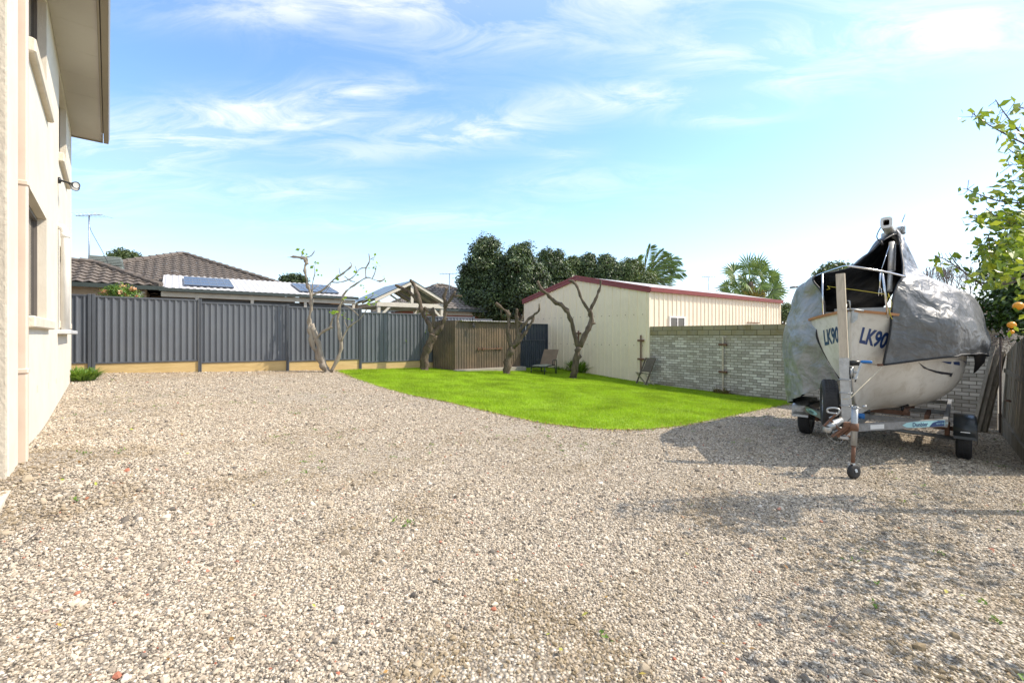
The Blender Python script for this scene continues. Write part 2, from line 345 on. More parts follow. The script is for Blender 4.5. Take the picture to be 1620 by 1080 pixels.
def groundmat():
    m, t, b, o = nt('gravel_ground'); c = t.nodes.new('ShaderNodeNewGeometry').outputs['Position']
    def vor(scale, feat='F1', outp=0):
        v = N(t, 'ShaderNodeTexVoronoi', feature=feat); v.inputs['Scale'].default_value = scale; t.links.new(c, v.inputs['Vector']); return v
    v = vor(52); v2 = vor(33)
    cs = N(t, 'ShaderNodeSeparateColor'); t.links.new(v.outputs['Color'], cs.inputs[0])
    peb = ramp(t, cs.outputs[0], [(0, (.18, .155, .125)), (.22, (.38, .32, .25)), (.5, (.50, .43, .335)), (.8, (.63, .55, .44)), (1, (.72, .65, .54))])
    gap = ramp(t, v.outputs['Distance'], [(.35, 1.0), (.68, .5)])
    col = mixc(t, 1.0, peb, gap, 'MULTIPLY')
    big = ramp(t, noise(t, c, .55, 6, .62, .3), [(.47, 0.0), (.68, 1.0)])
    fine = ramp(t, noise(t, c, 9, 6, .7), [(.42, 0.0), (.6, 1.0)])
    dirt = mathn(t, 'MULTIPLY', mathn(t, 'MULTIPLY', big, fine), .5)
    col = mixc(t, dirt, col, (.30, .21, .11))
    # leaf-litter strip and sandy earth towards the back fence and house foot
    sp = N(t, 'ShaderNodeSeparateXYZ'); t.links.new(c, sp.inputs[0])
    w = mathn(t, 'ADD', mathn(t, 'MULTIPLY', mathn(t, 'SUBTRACT', sp.outputs[0], -11.21), -.594), mathn(t, 'MULTIPLY', mathn(t, 'SUBTRACT', sp.outputs[1], 12.14), .8045))
    k = mathn(t, 'MULTIPLY', ramp(t, mathn(t, 'MULTIPLY', mathn(t, 'ADD', w, 2.2), .45, True), [(0, 0.0), (1, 1.0)]), ramp(t, noise(t, c, 2.5, 5, .6), [(.3, 0.2), (.6, 1.0)]))
    col = mixc(t, mathn(t, 'MULTIPLY', k, .8), col, mixc(t, fine, (.42, .31, .18), (.26, .17, .09)))
    t.links.new(col, b.inputs['Base Color']); b.inputs['Roughness'].default_value = .9; b.inputs['Specular IOR Level'].default_value = .15
    h = mathn(t, 'ADD', mathn(t, 'MULTIPLY', v.outputs['Distance'], -1), mathn(t, 'MULTIPLY', v2.outputs['Distance'], -.6)); bumpn(t, b, h, .9, .02); return m
def lawnmat():
    m, t, b, o = nt('lawn_soil'); c = t.nodes.new('ShaderNodeNewGeometry').outputs['Position']
    f = ramp(t, noise(t, c, 2.2, 7, .65), [(.35, 0.0), (.65, 1.0)])
    t.links.new(mixc(t, f, (.20, .33, .015), (.27, .40, .02)), b.inputs['Base Color']); b.inputs['Roughness'].default_value = .9; return m
# ================================================================= ground, lawn
xs = np.concatenate([[-3000, -800, -250, -90, -45], np.arange(-26, 26.1, .5), [45, 90, 250, 800, 3000]])
ys = np.concatenate([[-3000, -500, -90, -25], np.arange(-6, 34.1, .5), [50, 90, 250, 800, 3500]])
mb = MB(); mb.grid([[(x, y, g(x, y)) for x in xs] for y in ys]); o = mb.build('ground', groundmat()); tag(o, kind='structure')
edge_px = [(534, 586.5), (548, 592), (562, 598), (600, 611), (650, 625), (700, 634), (750, 645.5), (800, 657), (860, 669.5), (920, 677), (980, 680), (1020, 679.5), (1080, 673), (1140, 661.5), (1200, 648), (1240, 640.5), (1268, 634)]
EDGE = [Gp(*p) for p in edge_px]
FA = Vector((-11.21, 12.14, 0)); fa = (.8045, .594); fb = (-.594, .8045)
def FP(s, w, z=0): return Vector((FA.x + fa[0] * s + fb[0] * w, FA.y + fa[1] * s + fb[1] * w, z))
C0 = Vector((1.88, 21.8, 0)); gd = (.593, -.805)
def GP(q, z=0, out=0): return Vector((C0.x + gd[0] * q - .805 * out, C0.y + gd[1] * q - .593 * out, z))   # point on the shed gable / brick wall line
def lawn_poly():
    P = [Vector((p.x, p.y, 0)) for p in EDGE]
    P.append(GP(9.4, 0, .03)); P.append(GP(0, 0, .02)); P.append(FP(16.2, -.05)); P.append(FP(8.9, -.06)); return P
LP = lawn_poly()
from mathutils.geometry import tessellate_polygon
def inpoly(X, Y, P):
    X = np.asarray(X); Y = np.asarray(Y); r = np.zeros(X.shape, bool); n = len(P)
    for i in range(n):
        a = P[i]; b = P[(i + 1) % n]
        c = ((a.y > Y) != (b.y > Y)) & (X < (b.x - a.x) * (Y - a.y) / (b.y - a.y + 1e-12) + a.x); r ^= c
    return r
import bmesh
def lawn():
    bm = bmesh.new(); vs = [bm.verts.new((p.x, p.y, 0)) for p in LP]; bm.faces.new(vs)
    bmesh.ops.triangulate(bm, faces=bm.faces[:])
    for ax in range(2):
        lo_, hi_ = (-9, 12) if ax == 0 else (8, 26)
        for k in np.arange(lo_, hi_, .5):
            pc = [0, 0, 0]; pn = [0, 0, 0]; pc[ax] = k; pn[ax] = 1
            bmesh.ops.bisect_plane(bm, geom=bm.verts[:] + bm.edges[:] + bm.faces[:], plane_co=pc, plane_no=pn)
    for v in bm.verts: v.co.z = g(v.co.x, v.co.y) + .012
    me = bpy.data.meshes.new('lawn'); bm.to_mesh(me); bm.free(); o = bpy.data.objects.new('lawn', me); COL.objects.link(o); me.materials.append(lawnmat()); tag(o, kind='structure')
lawn()
def segdist(X, Y, pts):
    d = np.full(X.shape, 1e9)
    for a, b in zip(pts[:-1], pts[1:]):
        ax, ay, bx, by = a.x, a.y, b.x, b.y; L2 = (bx - ax) ** 2 + (by - ay) ** 2
        t = np.clip(((X - ax) * (bx - ax) + (Y - ay) * (by - ay)) / L2, 0, 1)
        d = np.minimum(d, np.hypot(X - ax - t * (bx - ax), Y - ay - t * (by - ay)))
    return d
def grass(n):
    X = RNG.uniform(-6.5, 11, n); Y = RNG.uniform(6, 24, n); wob = RNG.normal(0, .06, (2, n))
    k = inpoly(X + wob[0], Y + wob[1], LP); X = X[k]; Y = Y[k]; n = len(X); Z = gz(X, Y) + .008
    h = RNG.uniform(.018, .06, n) * (1 + .25 * np.sin(X * 2.1) * np.sin(Y * 1.7)); a = RNG.uniform(0, 2 * np.pi, n); w = RNG.uniform(.0025, .0045, n)
    ln = RNG.normal(0, .35, (2, n)) * h
    P = np.stack([X, Y, Z], 1); s = np.stack([np.cos(a) * w, np.sin(a) * w, np.zeros(n)], 1); tp = P + np.stack([ln[0], ln[1], h], 1)
    V = np.stack([P - s, P + s, tp], 1)
    gm = island('grass_blades', [(.17, .30, .009), (.27, .44, .010), (.37, .54, .014), (.45, .55, .06)], .55, .4, pos=1.3, pv_=.34)
    o = npm('grass', V, 3, gm); tag(o, kind='stuff')
grass(1500000)
# loose stones: points carried by one mesh, each given a small rounded stone
def stones():
    P = []; S = []; D = []
    def zone(z0, z1, dens, s0, s1):
        n = int(1.25 * (z1 * z1 - z0 * z0) * dens); Y = np.sqrt(RNG.uniform(z0 * z0, z1 * z1, n)); X = RNG.uniform(-1.25, 1.22, n) * Y
        s = np.exp(RNG.normal(0, .36, n)) * (s0 + s1) / 2
        # keep off the lawn and out from under walls
        k = ~inpoly(X, Y, LP); Lh = -(X * .748 + Y * .663); k &= (X * -.748 + Y * -.663) < .64 + 0 * Lh
        w = (X - FA.x) * fb[0] + (Y - FA.y) * fb[1]; k &= w < -.03; k &= (X * .727 - Y * .687) < .95
        q = (X - C0.x) * .805 + (Y - C0.y) * .593; k &= q < -.02
        bare = np.sin(X * 1.3 + 1) * np.sin(Y * 1.1 + X * .6) + .5 * np.sin(X * 3.1 - Y * 2.3); k &= (RNG.uniform(0, 1, n) > np.clip((bare - .4) * 1.2, 0, .82))
        X = X[k]; Y = Y[k]; s = s[k]; P.append(np.stack([X, Y, gz(X, Y) + s * .12], 1)); S.append(s); bb_ = np.sin(X * 1.3 + 1) * np.sin(Y * 1.1 + X * .6) + .5 * np.sin(X * 3.1 - Y * 2.3) + .35 * np.sin(X * 7.3 + 2 * np.sin(Y * 5)) + RNG.normal(0, .3, len(X)); D.append(np.clip((bb_ - .0) * 1.1, 0, 1) * np.clip(1.15 - Y / 9, .2, 1))
    zone(1.7, 3.2, 6800, .0090, .0120); zone(1.7, 5, 160, .020, .024); zone(3.2, 5.5, 3600, .0115, .0145); zone(5.5, 9, 1700, .014, .018); zone(9, 17, 520, .018, .022)
    P = np.concatenate(P).astype(np.float32); S = np.concatenate(S).astype(np.float32); n = len(P)
    me = bpy.data.meshes.new('gravel_stones'); me.vertices.add(n); me.vertices.foreach_set('co', P.ravel())
    at = me.attributes.new('sz', 'FLOAT', 'POINT'); at.data.foreach_set('value', S); at = me.attributes.new('dirty', 'FLOAT', 'POINT'); at.data.foreach_set('value', np.concatenate(D).astype(np.float32))
    o = bpy.data.objects.new('gravel_stones', me); COL.objects.link(o); tag(o, kind='stuff')
    m, t, b, oo = nt('stone'); a = N(t, 'ShaderNodeAttribute', attribute_type='INSTANCER', attribute_name='rnd')
    sc = N(t, 'ShaderNodeSeparateColor'); t.links.new(a.outputs['Color'], sc.inputs[0])
    base = ramp(t, sc.outputs[0], [(0, (.10, .09, .08)), (.09, (.20, .175, .145)), (.28, (.38, .315, .235)), (.62, (.53, .45, .345)), (.87, (.65, .565, .45)), (.99, (.68, .62, .53)), (.997, (.40, .12, .06)), (1, (.4, .11, .06))])
    dn = N(t, 'ShaderNodeAttribute', attribute_type='INSTANCER', attribute_name='dirty'); base = mixc(t, mathn(t, 'MULTIPLY', dn.outputs['Fac'], .85), base, (.24, .175, .09))
    t.links.new(mixc(t, ramp(t, noise(t, objco(t), 3, 4, .6), [(.4, 0.0), (.7, .35)]), base, (.22, .175, .12)), b.inputs['Base Color']); b.inputs['Roughness'].default_value = .8; b.inputs['Specular IOR Level'].default_value = .25
    ng = bpy.data.node_groups.new('scatter', 'GeometryNodeTree'); ng.interface.new_socket('Geometry', in_out='INPUT', socket_type='NodeSocketGeometry'); ng.interface.new_socket('Geometry', in_out='OUTPUT', socket_type='NodeSocketGeometry')
    A = ng.nodes.new; lk = ng.links.new
    gi = A('NodeGroupInput'); go = A('NodeGroupOutput'); mp = A('GeometryNodeMeshToPoints'); ico = A('GeometryNodeMeshIcoSphere'); ico.inputs['Radius'].default_value = .5; ico.inputs['Subdivisions'].default_value = 2
    sp = A('GeometryNodeSetPosition'); nz = A('ShaderNodeTexNoise'); nz.inputs['Scale'].default_value = 1.6; sub = A('ShaderNodeVectorMath'); sub.operation = 'SUBTRACT'; sub.inputs[1].default_value = (.5, .5, .5)
    mul = A('ShaderNodeVectorMath'); mul.operation = 'SCALE'; mul.inputs['Scale'].default_value = .9
    lk(nz.outputs[1], sub.inputs[0]); lk(sub.outputs[0], mul.inputs[0]); lk(ico.outputs[0], sp.inputs[0]); lk(mul.outputs[0], sp.inputs['Offset'])
    sm_ = A('GeometryNodeSetMaterial'); sm_.inputs['Material'].default_value = m; lk(sp.outputs[0], sm_.inputs[0])
    iop = A('GeometryNodeInstanceOnPoints'); lk(gi.outputs[0], mp.inputs[0]); lk(mp.outputs[0], iop.inputs[0]); lk(sm_.outputs[0], iop.inputs['Instance'])
    rr = A('FunctionNodeRandomValue'); rr.data_type = 'FLOAT_VECTOR'; rr.inputs[0].default_value = (-.5, -.5, -3.14); rr.inputs[1].default_value = (.5, .5, 3.14); lk(rr.outputs[0], iop.inputs['Rotation'])
    rs = A('FunctionNodeRandomValue'); rs.data_type = 'FLOAT_VECTOR'; rs.inputs[0].default_value = (.75, .6, .45); rs.inputs[1].default_value = (1.35, 1.0, .8); rs.inputs['Seed'].default_value = 4
    na = A('GeometryNodeInputNamedAttribute'); na.inputs[0].default_value = 'sz'; vm = A('ShaderNodeVectorMath'); vm.operation = 'SCALE'; lk(rs.outputs[0], vm.inputs[0]); lk(na.outputs[0], vm.inputs['Scale']); lk(vm.outputs[0], iop.inputs['Scale'])
    st = A('GeometryNodeStoreNamedAttribute'); st.data_type = 'FLOAT_COLOR'; st.domain = 'INSTANCE'; st.inputs['Name'].default_value = 'rnd'
    rc = A('FunctionNodeRandomValue'); rc.data_type = 'FLOAT_VECTOR'; rc.inputs['Seed'].default_value = 9; lk(iop.outputs[0], st.inputs[0])
    vi = [i for i in st.inputs if i.name == 'Value' and i.enabled][0]; lk(rc.outputs[0], vi); lk(st.outputs[0], go.inputs[0])
    mo = o.modifiers.new('scatter', 'NODES'); mo.node_group = ng
stones()
# ================================================================= two-storey house on the left (x along wall, y into house)
HD = (-.663, .748); LW = .65
H = thing('rendered_house', 'two storey house with sunlit cream render, deep eave and painted downpipe beside the gravel', 'house', (0, 0, 0), HD)
xe = 14.75; zt = 6.29
low = -.2
wins = [(7.1, 9.1, 1.76, 3.17), (11.4, 13.15, 1.8, 3.15), (7.1, 9.1, 4.73, 6.2), (11.2, 13.05, 4.73, 6.17)]
def wallpanel(mb, x0, x1, z0, z1, holes, y0=LW, y1=LW + .24):
    cx = sorted({x0, x1, *[h[0] for h in holes], *[h[1] for h in holes]}); cz = sorted({z0, z1, *[h[2] for h in holes], *[h[3] for h in holes]})
    for a, b in zip(cx[:-1], cx[1:]):
        zz = [z for z in cz]; run = None
        for c, d in zip(zz[:-1], zz[1:]):
            mx, mz = (a + b) / 2, (c + d) / 2
            hole = any(h[0] < mx < h[1] and h[2] < mz < h[3] for h in holes)
            if not hole: run = (run[0], d) if run else (c, d)
            if hole and run: mb.box(a, b, y0, y1, *run); run = None
        if run: mb.box(a, b, y0, y1, *run)
mb = MB(); wallpanel(mb, 6.25, xe, low, zt + .3, wins); mb.box(xe - .24, xe, LW + .24, LW + 7, low, zt + .3); mb.build('wall', stucco, H)
mb = MB(); mb.bev(5.4, 5.93, LW - .05, LW + 2.5, low, zt + .3, .02); mb.box(5.93, 6.25, LW + .0, LW + .5, low, zt + .3)
mb.build('pier', stucco, H)
mb = MB(); mb.bev(5.37, 5.397, LW - .045, LW + 2.5, low, zt + .3, .01); mb.build('pier_face', stucco_t, H)
mb = MB(); mb.box(4.6, 5.36, LW - .1, LW + .4, .2, .385); mb.build('doorstep', stucco_s, H)
mb = MB(); mb.box(5.935, 5.992, LW - .038, LW - .002, .3, zt); mb.build('brick_joint', pm('red_brick_edge', (.16, .05, .035), .9, col2=(.5, .4, .3), vs=3, bump=.3), H)
mb = MB(); mb.bev(6.0, 6.1, LW - .1, LW - .01, .36, 6.3, .012)
for z in (1.2, 2.9, 4.7): mb.bev(5.99, 6.11, LW - .108, LW - .005, z, z + .05, .01)
dp = mb.build('downpipe', pipe_p, H); mb = MB(); mb.bev(5.996, 6.104, LW - .104, LW - .006, .2, .39, .01); mb.build('pipe_shoe', rustred, dp)
for (a, b, c, d) in wins:
    mb = MB(); mb.box(a, b, LW + .12, LW + .135, c, d); w = mb.build('window', darkglass, H)
    mb = MB(); f = .05
    mb.box(a, a + f, LW + .09, LW + .14, c, d); mb.box(b - f, b, LW + .09, LW + .14, c, d); mb.box(a + f, b - f, LW + .09, LW + .14, c, c + f); mb.box(a + f, b - f, LW + .09, LW + .14, d - f, d)
    mb.box((a + b) / 2 - .02, (a + b) / 2 + .02, LW + .1, LW + .14, c + f, d - f); mb.build('window_frame', winframe, w)
    mb = MB(); zs = .13 if c < 3 else .16; mb.bev(a - .08, b + (.25 if c < 3 else .12), LW - .07, LW + .1, c - zs, c - .002, .015); mb.build('window_sill', stucco_s, w)
mb = MB(); mb.bev(10.9, 13.3, LW - .16, LW + .02, 1.57, 1.64, .01); mb.build('stone_ledge', marble, H)
mb = MB(); mb.tube([(11.0, LW + .01, 3.42), (11.0, LW - .06, 3.40), (11.0, LW - .09, 3.3), (11.0, LW - .09, 1.64)], .055, 12); mb.build('vent_pipe', white, H)
mb = MB(); mb.tube([(11.0, LW - .09, 3.31), (11.0, LW - .09, 3.23)], .062, 12); mb.build('pipe_collar', white, H)
for s, z in ((7.94, .94), (9.3, .87), (10.6, .84), (11.9, .8), (13.2, .77)):
    mb = MB(); mb.box(s, s + .1, LW - .003, LW + .01, z - .09, z); mb.build('wall_vent', stucco_s, H)
mb = MB()
for k in range(12):
    x0 = 4.0 + k * .93; x1 = min(x0 + .926, 15.02)
    if x1 > x0: mb.box(x0, x1, .132, LW - .003, zt, zt + .012)
mb.build('soffit', soffit, H)
mb = MB(); mb.prism([(0, .085, zt + .17), (0, -.02, zt + .17), (0, -.02, zt + .12), (0, .0, zt + .015), (0, .0, zt - .01), (0, .09, zt - .01), (0, .09, zt + .02)], (11.2, 0, 0)); mb.v = [(x + 3.9, y, z) for x, y, z in mb.v]; mb.build('gutter', gutterm, H)
mb = MB(); mb.box(3.9, 15.04, .102, .13, zt - .03, zt + .17); mb.box(15.022, 15.045, .112, 3, zt - .03, zt + .18); mb.build('fascia', gutterm, H)
mb = MB(); mb.add([(3.9, .0, zt + .19), (15.1, .0, zt + .19), (15.1, 4, zt + 1.9), (3.9, 4, zt + 1.9), (3.9, .0, zt + .21), (15.1, .0, zt + .21), (15.1, 4, zt + 1.94), (3.9, 4, zt + 1.94)], [(0, 3, 2, 1), (4, 5, 6, 7), (0, 1, 5, 4), (1, 2, 6, 5), (2, 3, 7, 6), (3, 0, 4, 7)]); mb.build('roof', tile, H)
# twin floodlight fixed to the wall
fp = M(H) @ Vector((11.0, LW, 1.55 + 245 * 7.8 / 720))
Fl = thing('floodlight', 'small black twin spotlight fixed high on the cream house wall', 'light', fp, HD)
mb = MB(); mb.lathe([(0, 0), (.055, 0), (.055, .03), (.02, .045), (0, .045)], (0, 0, 0), (0, -1, 0), 16); mb.build('mounting_plate', blackp, Fl)
mb = MB(); mb.tube([(0, -.04, 0), (0, -.13, -.02), (.05, -.16, -.05)], .016, 8); mb.tube([(0, -.1, -.01), (-.08, -.15, -.04)], .016, 8); mb.build('arm', blackp, Fl)
for dx in (-.1, .08):
    c = Vector((dx, -.2, -.06)); ax = Vector((-.75, -.35 + dx * 2, -.2)).normalized()
    mb = MB(); mb.lathe([(0, -.05), (.03, -.05), (.045, 0), (.06, .05), (.06, .06), (.052, .06), (.05, .05)], c, ax, 18); h = mb.build('lamp_head', blackp, Fl)
    mb = MB(); mb.lathe([(0, .052), (.05, .052)], c, ax, 18); mb.build('lens', marble, h)
# weeds at the foot of the house corner
def tuft(name, label, cat, c, n, h, rad, mat, grp=None, wid=.012):
    V = []
    for i in range(n):
        a = random.uniform(0, 6.283); r = rad * math.sqrt(random.random()); p = Vector((c[0] + r * math.cos(a), c[1] + r * math.sin(a), 0)); p.z = g(p.x, p.y) + .005
        d = Vector((math.cos(a) * .5, math.sin(a) * .5, 1)) + Vector((random.gauss(0, .35), random.gauss(0, .35), 0)); hh = h * random.uniform(.4, 1); d = d.normalized() * hh
        s = Vector((-d.y, d.x, 0)).normalized() * wid if abs(d.x) + abs(d.y) > 1e-6 else Vector((wid, 0, 0)); q = p + d
        V += [p, p + d * .55 + s, q + Vector((d.x * .3, d.y * .3, -hh * .1)), p + d * .55 - s]
    o = npm(name, V, 4, mat); tag(o, label, cat, grp); return o
weedm = island('weed_leaf', [(.06, .13, .02), (.12, .24, .03), (.2, .32, .05)], .5, .3)
for (px, py, rr, nn, lb) in ((125, 602, .30, 560, 'patch of green weeds at the far corner foot of the cream house'),):
    p = Gp(px, py); tuft('weed_clump', lb, 'weed', (p.x, p.y), nn, .42, rr, weedm, wid=.016)
# ================================================================= ribbed sheets
def ribs(mb, x0, x1, z0f, z1f, y, period, prof, th=.004, flip=1):
    """profiled sheet along x: prof = [(fraction, depth)]; z0f/z1f give bottom/top as functions of x"""
    pts = []; n = int((x1 - x0) / period) + 2
    for k in range(n):
        for fr, d in prof:
            x = x0 + (k + fr) * period
            if x <= x1: pts.append((x, y - flip * d))
    if pts[-1][0] < x1 - .005: pts.append((x1, pts[-1][1]))
    a = [(x, yy, z0f(x)) for x, yy in pts]; b = [(x, yy, z1f(x)) for x, yy in pts]
    mb.grid([a, b], smooth=False)
    a2 = [(x, yy + th, z0f(x)) for x, yy in pts]; b2 = [(x, yy + th, z1f(x)) for x, yy in pts]; mb.grid([b2, a2], smooth=False)
    k = len(mb.v) - 4 * len(pts); m = len(pts)
    for i in range(m - 1):
        mb.f.append((k + m + i, k + m + i + 1, k + 2 * m + i + 1, k + 2 * m + i)); mb.sm.append(False)
COLORB = [(0, 0), (.40, 0), (.47, .032), (.62, .032), (.72, .018), (.82, .018), (.9, 0)]
# ----------------------------------------------------------------- steel fence along the back
FT = [(-1, 2.62), (0, 2.60), (1, 2.535), (2, 2.495), (3, 2.375), (4, 2.30), (5, 2.235)]
fence = thing('steel_fence', 'dark slate grey ribbed steel fence stepping down along the back boundary', 'fence', (FA.x, FA.y, 0), fa)
SPC = 2.38
for k, top in FT:
    s0 = k * SPC + .045; s1 = (k + 1) * SPC - .045; z0 = top - 1.81
    if k == -1: s0 = -1.9
    if k == 5: s1 = 5 * SPC + .95
    mb = MB(); ribs(mb, s0, s1, lambda x: z0, lambda x: top - .02, 0, .152, COLORB); p = mb.build('fence_panel', colorb, fence, fixn=False)
    mb = MB(); mb.bev(s0, s1, -.036, .012, top - .045, top + .004, .006); mb.build('fence_rail', colorf, p); mb = MB(); mb.bev(s0, s1, -.036, .012, z0 - .012, z0 + .03, .006); mb.build('fence_rail', colorf, p)
    if k <= 4:
        mb = MB(); gp = g(*(FP(s0, 0).xy)); gq = g(*(FP(s1, 0).xy)); mb.box(s0, s1, -.012, .035, min(gp, gq) - .15, z0 - .014); mb.build('timber_plinth', pine, fence)
for k in range(-0, 6):
    t = dict(FT).get(k, 2.3); t = max(t, dict(FT).get(k - 1, 0)); gp = g(*(FP(k * SPC, 0).xy)); w = .075 if k == 0 else .043
    mb = MB(); s = k * SPC
    for a, b in ((-w, -.006), (.006, w)): mb.bev(s + a, s + b, -.058, -.018, gp - .15, t + .025, .006)
    mb.box(s - w + .004, s + w - .004, -.02, .03, gp - .15, t + .02); mb.build('fence_post', colorf, fence)
# ----------------------------------------------------------------- dark gate panels beside the cream shed
dg = thing('steel_gate', 'dark blue steel gate in front of a taller panel beside the cream shed', 'gate', (FA.x, FA.y, 0), fa)
s0, s1 = 5 * SPC + .97, 16.12
mb = MB(); ribs(mb, s0, s1, lambda x: -.1, lambda x: 2.06, .12, .18, COLORB); p = mb.build('tall_panel', darkb, dg, fixn=False)
mb = MB(); mb.bev(s0, s1, .08, .13, 2.045, 2.085, .006); mb.bev(s1 - .06, s1, .05, .13, -.1, 2.08, .006); mb.build('panel_frame', darkb, p)
mb = MB(); mb.tube([(s1 - 1.35, .07, 1.3), (s1 - 1.35, .07, 2.04)], .014, 6); mb.build('white_pole', white, dg)
mb = MB(); ribs(mb, s1 - 2.4, s1 - .32, lambda x: -.05, lambda x: 1.32, -.08, .12, COLORB); p = mb.build('low_panel', darkb, dg, fixn=False)
mb = MB(); mb.bev(s1 - 2.4, s1 - .32, -.12, -.07, 1.305, 1.335, .006); mb.build('top_rail', colorf, p)
# ----------------------------------------------------------------- brown tool shed
def s_on(u, w):   # s where the line w is seen at horizontal pixel offset u
    ox, oy = FA.x + fb[0] * w, FA.y + fb[1] * w; return (u * oy - 720 * ox) / (720 * fa[0] - u * fa[1])
ws = -1.15; BSs = [(s_on(-90, ws), ws), (s_on(12, ws), ws), (s_on(16, -.1), -.1), (s_on(-125, -.1), -.1)]
bs = thing('tool_shed', 'low brown corrugated steel shed with a bolted door between two pruned trees', 'shed', (FA.x, FA.y, 0), fa)
zb = -.05; ztp = 2.09
x0, x1 = BSs[0][0], BSs[1][0]; dr = (x0 + 1.02, x0 + 2.15)
CORR = [(0, 0), (.3, 0), (.42, .02), (.72, .02), (.84, 0)]
for a, b in ((x0, dr[0]), (dr[1], x1)):
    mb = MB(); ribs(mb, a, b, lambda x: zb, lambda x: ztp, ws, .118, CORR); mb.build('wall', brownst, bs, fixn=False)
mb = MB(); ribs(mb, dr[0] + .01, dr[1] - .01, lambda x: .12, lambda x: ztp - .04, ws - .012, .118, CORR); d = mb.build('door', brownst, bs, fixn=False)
mb = MB(); mb.tube([(dr[0] - .05, ws - .06, 1.0), (dr[1] - .02, ws - .06, 1.0)], .014, 8)
for q in (dr[0] - .03, dr[0] + .2, dr[1] - .25, dr[1] - .05): mb.bev(q, q + .05, ws - .08, ws - .03, .95, 1.05, .006)
mb.build('bolt', rust, d)
# side wall (left), in its own direction
A_, B_ = BSs[3], BSs[0]; dx, dy = B_[0] - A_[0], B_[1] - A_[1]; ln = math.hypot(dx, dy); ux, uy = dx / ln, dy / ln
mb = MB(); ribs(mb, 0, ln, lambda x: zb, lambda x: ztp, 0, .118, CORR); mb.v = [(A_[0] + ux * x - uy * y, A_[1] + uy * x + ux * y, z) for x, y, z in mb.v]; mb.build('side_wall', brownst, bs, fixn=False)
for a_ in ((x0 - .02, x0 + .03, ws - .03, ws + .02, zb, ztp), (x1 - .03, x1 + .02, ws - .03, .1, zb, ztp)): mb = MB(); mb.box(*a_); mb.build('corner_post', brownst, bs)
mb = MB()
xs_ = np.arange(x0 + .2, x1 + .12, .02); r1 = []; r2 = []; 
mb.grid([[(x, ws - .16, 2.105 + .014 * math.sin(x * 82)) for x in xs_], [(x - .35, .1, 2.13 + .014 * math.sin(x * 82)) for x in xs_]]); mb.grid([[(x, ws - .16, 2.095 + .014 * math.sin(x * 82)) for x in xs_], [(x - .35, .1, 2.12 + .014 * math.sin(x * 82)) for x in xs_]]); mb.build('roof', lightst, bs, fixn=False)
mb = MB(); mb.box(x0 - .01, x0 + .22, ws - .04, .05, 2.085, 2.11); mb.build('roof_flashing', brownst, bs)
mb = MB(); mb.box(x0 - .1, x1 + .1, ws - .32, ws - .02, -.1, .06 + g(*FP(x0, ws).xy)); mb.build('concrete_edge', pm('concrete', (.36, .33, .28), .9, bump=.3, dirt=.4), bs)
lp = FP(x0 + .72, ws - .1, 1.98)
sl = thing('shed_light', 'small black floodlight under the roof edge of the brown shed', 'light', lp, fa)
mb = MB(); mb.bev(-.05, .05, -.1, -.06, -.14, -.03, .01); mb.build('lamp_head', blackp, sl); mb = MB(); mb.tube([(0, -.06, -.08), (0, 0, .0), (0, .07, .06)], .015, 6); mb.bev(-.035, .035, -.09, -.05, .0, .05, .006); mb.build('bracket', blackp, sl)
# ================================================================= cream gabled shed (x = along gable, y = along its long side)
SH = thing('cream_shed', 'long cream steel shed with red barge boards and pale low pitched roof', 'shed', (C0.x, C0.y, 0), gd)
# local x = gd ; local y = perpendicular left of gd = (.805,.593) -> long side direction
q0, q1, qm, ze, za, LN = -2.12, 5.61, 1.745, 3.30, 4.12, 10.9
def top(x): return ze + (za - ze) * (1 - abs(x - qm) / ((q1 - q0) / 2))
WIDE = [(0, 0), (.04, .022), (.10, .022), (.14, 0), (.53, 0), (.56, .010), (.60, .010), (.63, 0)]
mb = MB(); ribs(mb, q0, q1, lambda x: g(*(M(SH) @ Vector((x, 0, 0))).xy) - .03, lambda x: top(x) - .02, 0, .42, WIDE); gw_mb = mb
TRIM = [(0, 0), (.1, .026), (.24, .026), (.34, 0)]
mb = MB(); ribs(mb, 0, LN, lambda x: -.6, lambda x: ze - .02, 0, .29, TRIM); mb.v = [(q1 + .002 - y, x, z) for x, y, z in mb.v]; mb.v = [(2 * q1 - x if False else x, y, z) for x, y, z in mb.v]; mb.build('side_wall', creams, SH, fixn=False)
mb = MB(); mb.box(q0, q0 + .03, .02, LN, -.6, ze - .02); mb.prism([(q0, LN, -.6), (q1, LN, -.6), (q1, LN, ze - .03), (qm, LN, za - .03), (q0, LN, ze - .03)], (0, .03, 0)); mb.build('rear_wall', creams, SH)
for a_ in ((q1 - .02, q1 + .035, -.035, .05, -.4, ze - .05), (q1 - .02, q1 + .045, LN - 1.55, LN - 1.45, -.4, ze - .05), (q1 - .02, q1 + .035, LN - .05, LN + .03, -.4, ze - .05)): mb = MB(); mb.box(*a_); mb.build('corner_flashing', creams, SH)
for (a, b) in ((q0 - .06, qm), (qm, q1 + .06)):
    za_, zb_ = top(a), top(b); mb = MB(); mb.prism([(a, -.075, za_ - .13), (b, -.075, zb_ - .13), (b, -.075, zb_ + .09), (a, -.075, za_ + .09)], (0, .07, 0))
    mb.prism([(a, -.095, za_ + .02), (b, -.095, zb_ + .02), (b, -.095, zb_ + .1), (a, -.095, za_ + .1)], (0, .02, 0)); mb.build('barge_board', redtrim, SH)
mb = MB(); mb.prism([(q1 + .04, -.08, ze - .1), (q1 + .15, -.08, ze - .1), (q1 + .16, -.08, ze + .06), (q1 + .04, -.08, ze + .07)], (0, LN + .12, 0)); mb.build('gutter', redtrim, SH)
mb = MB()
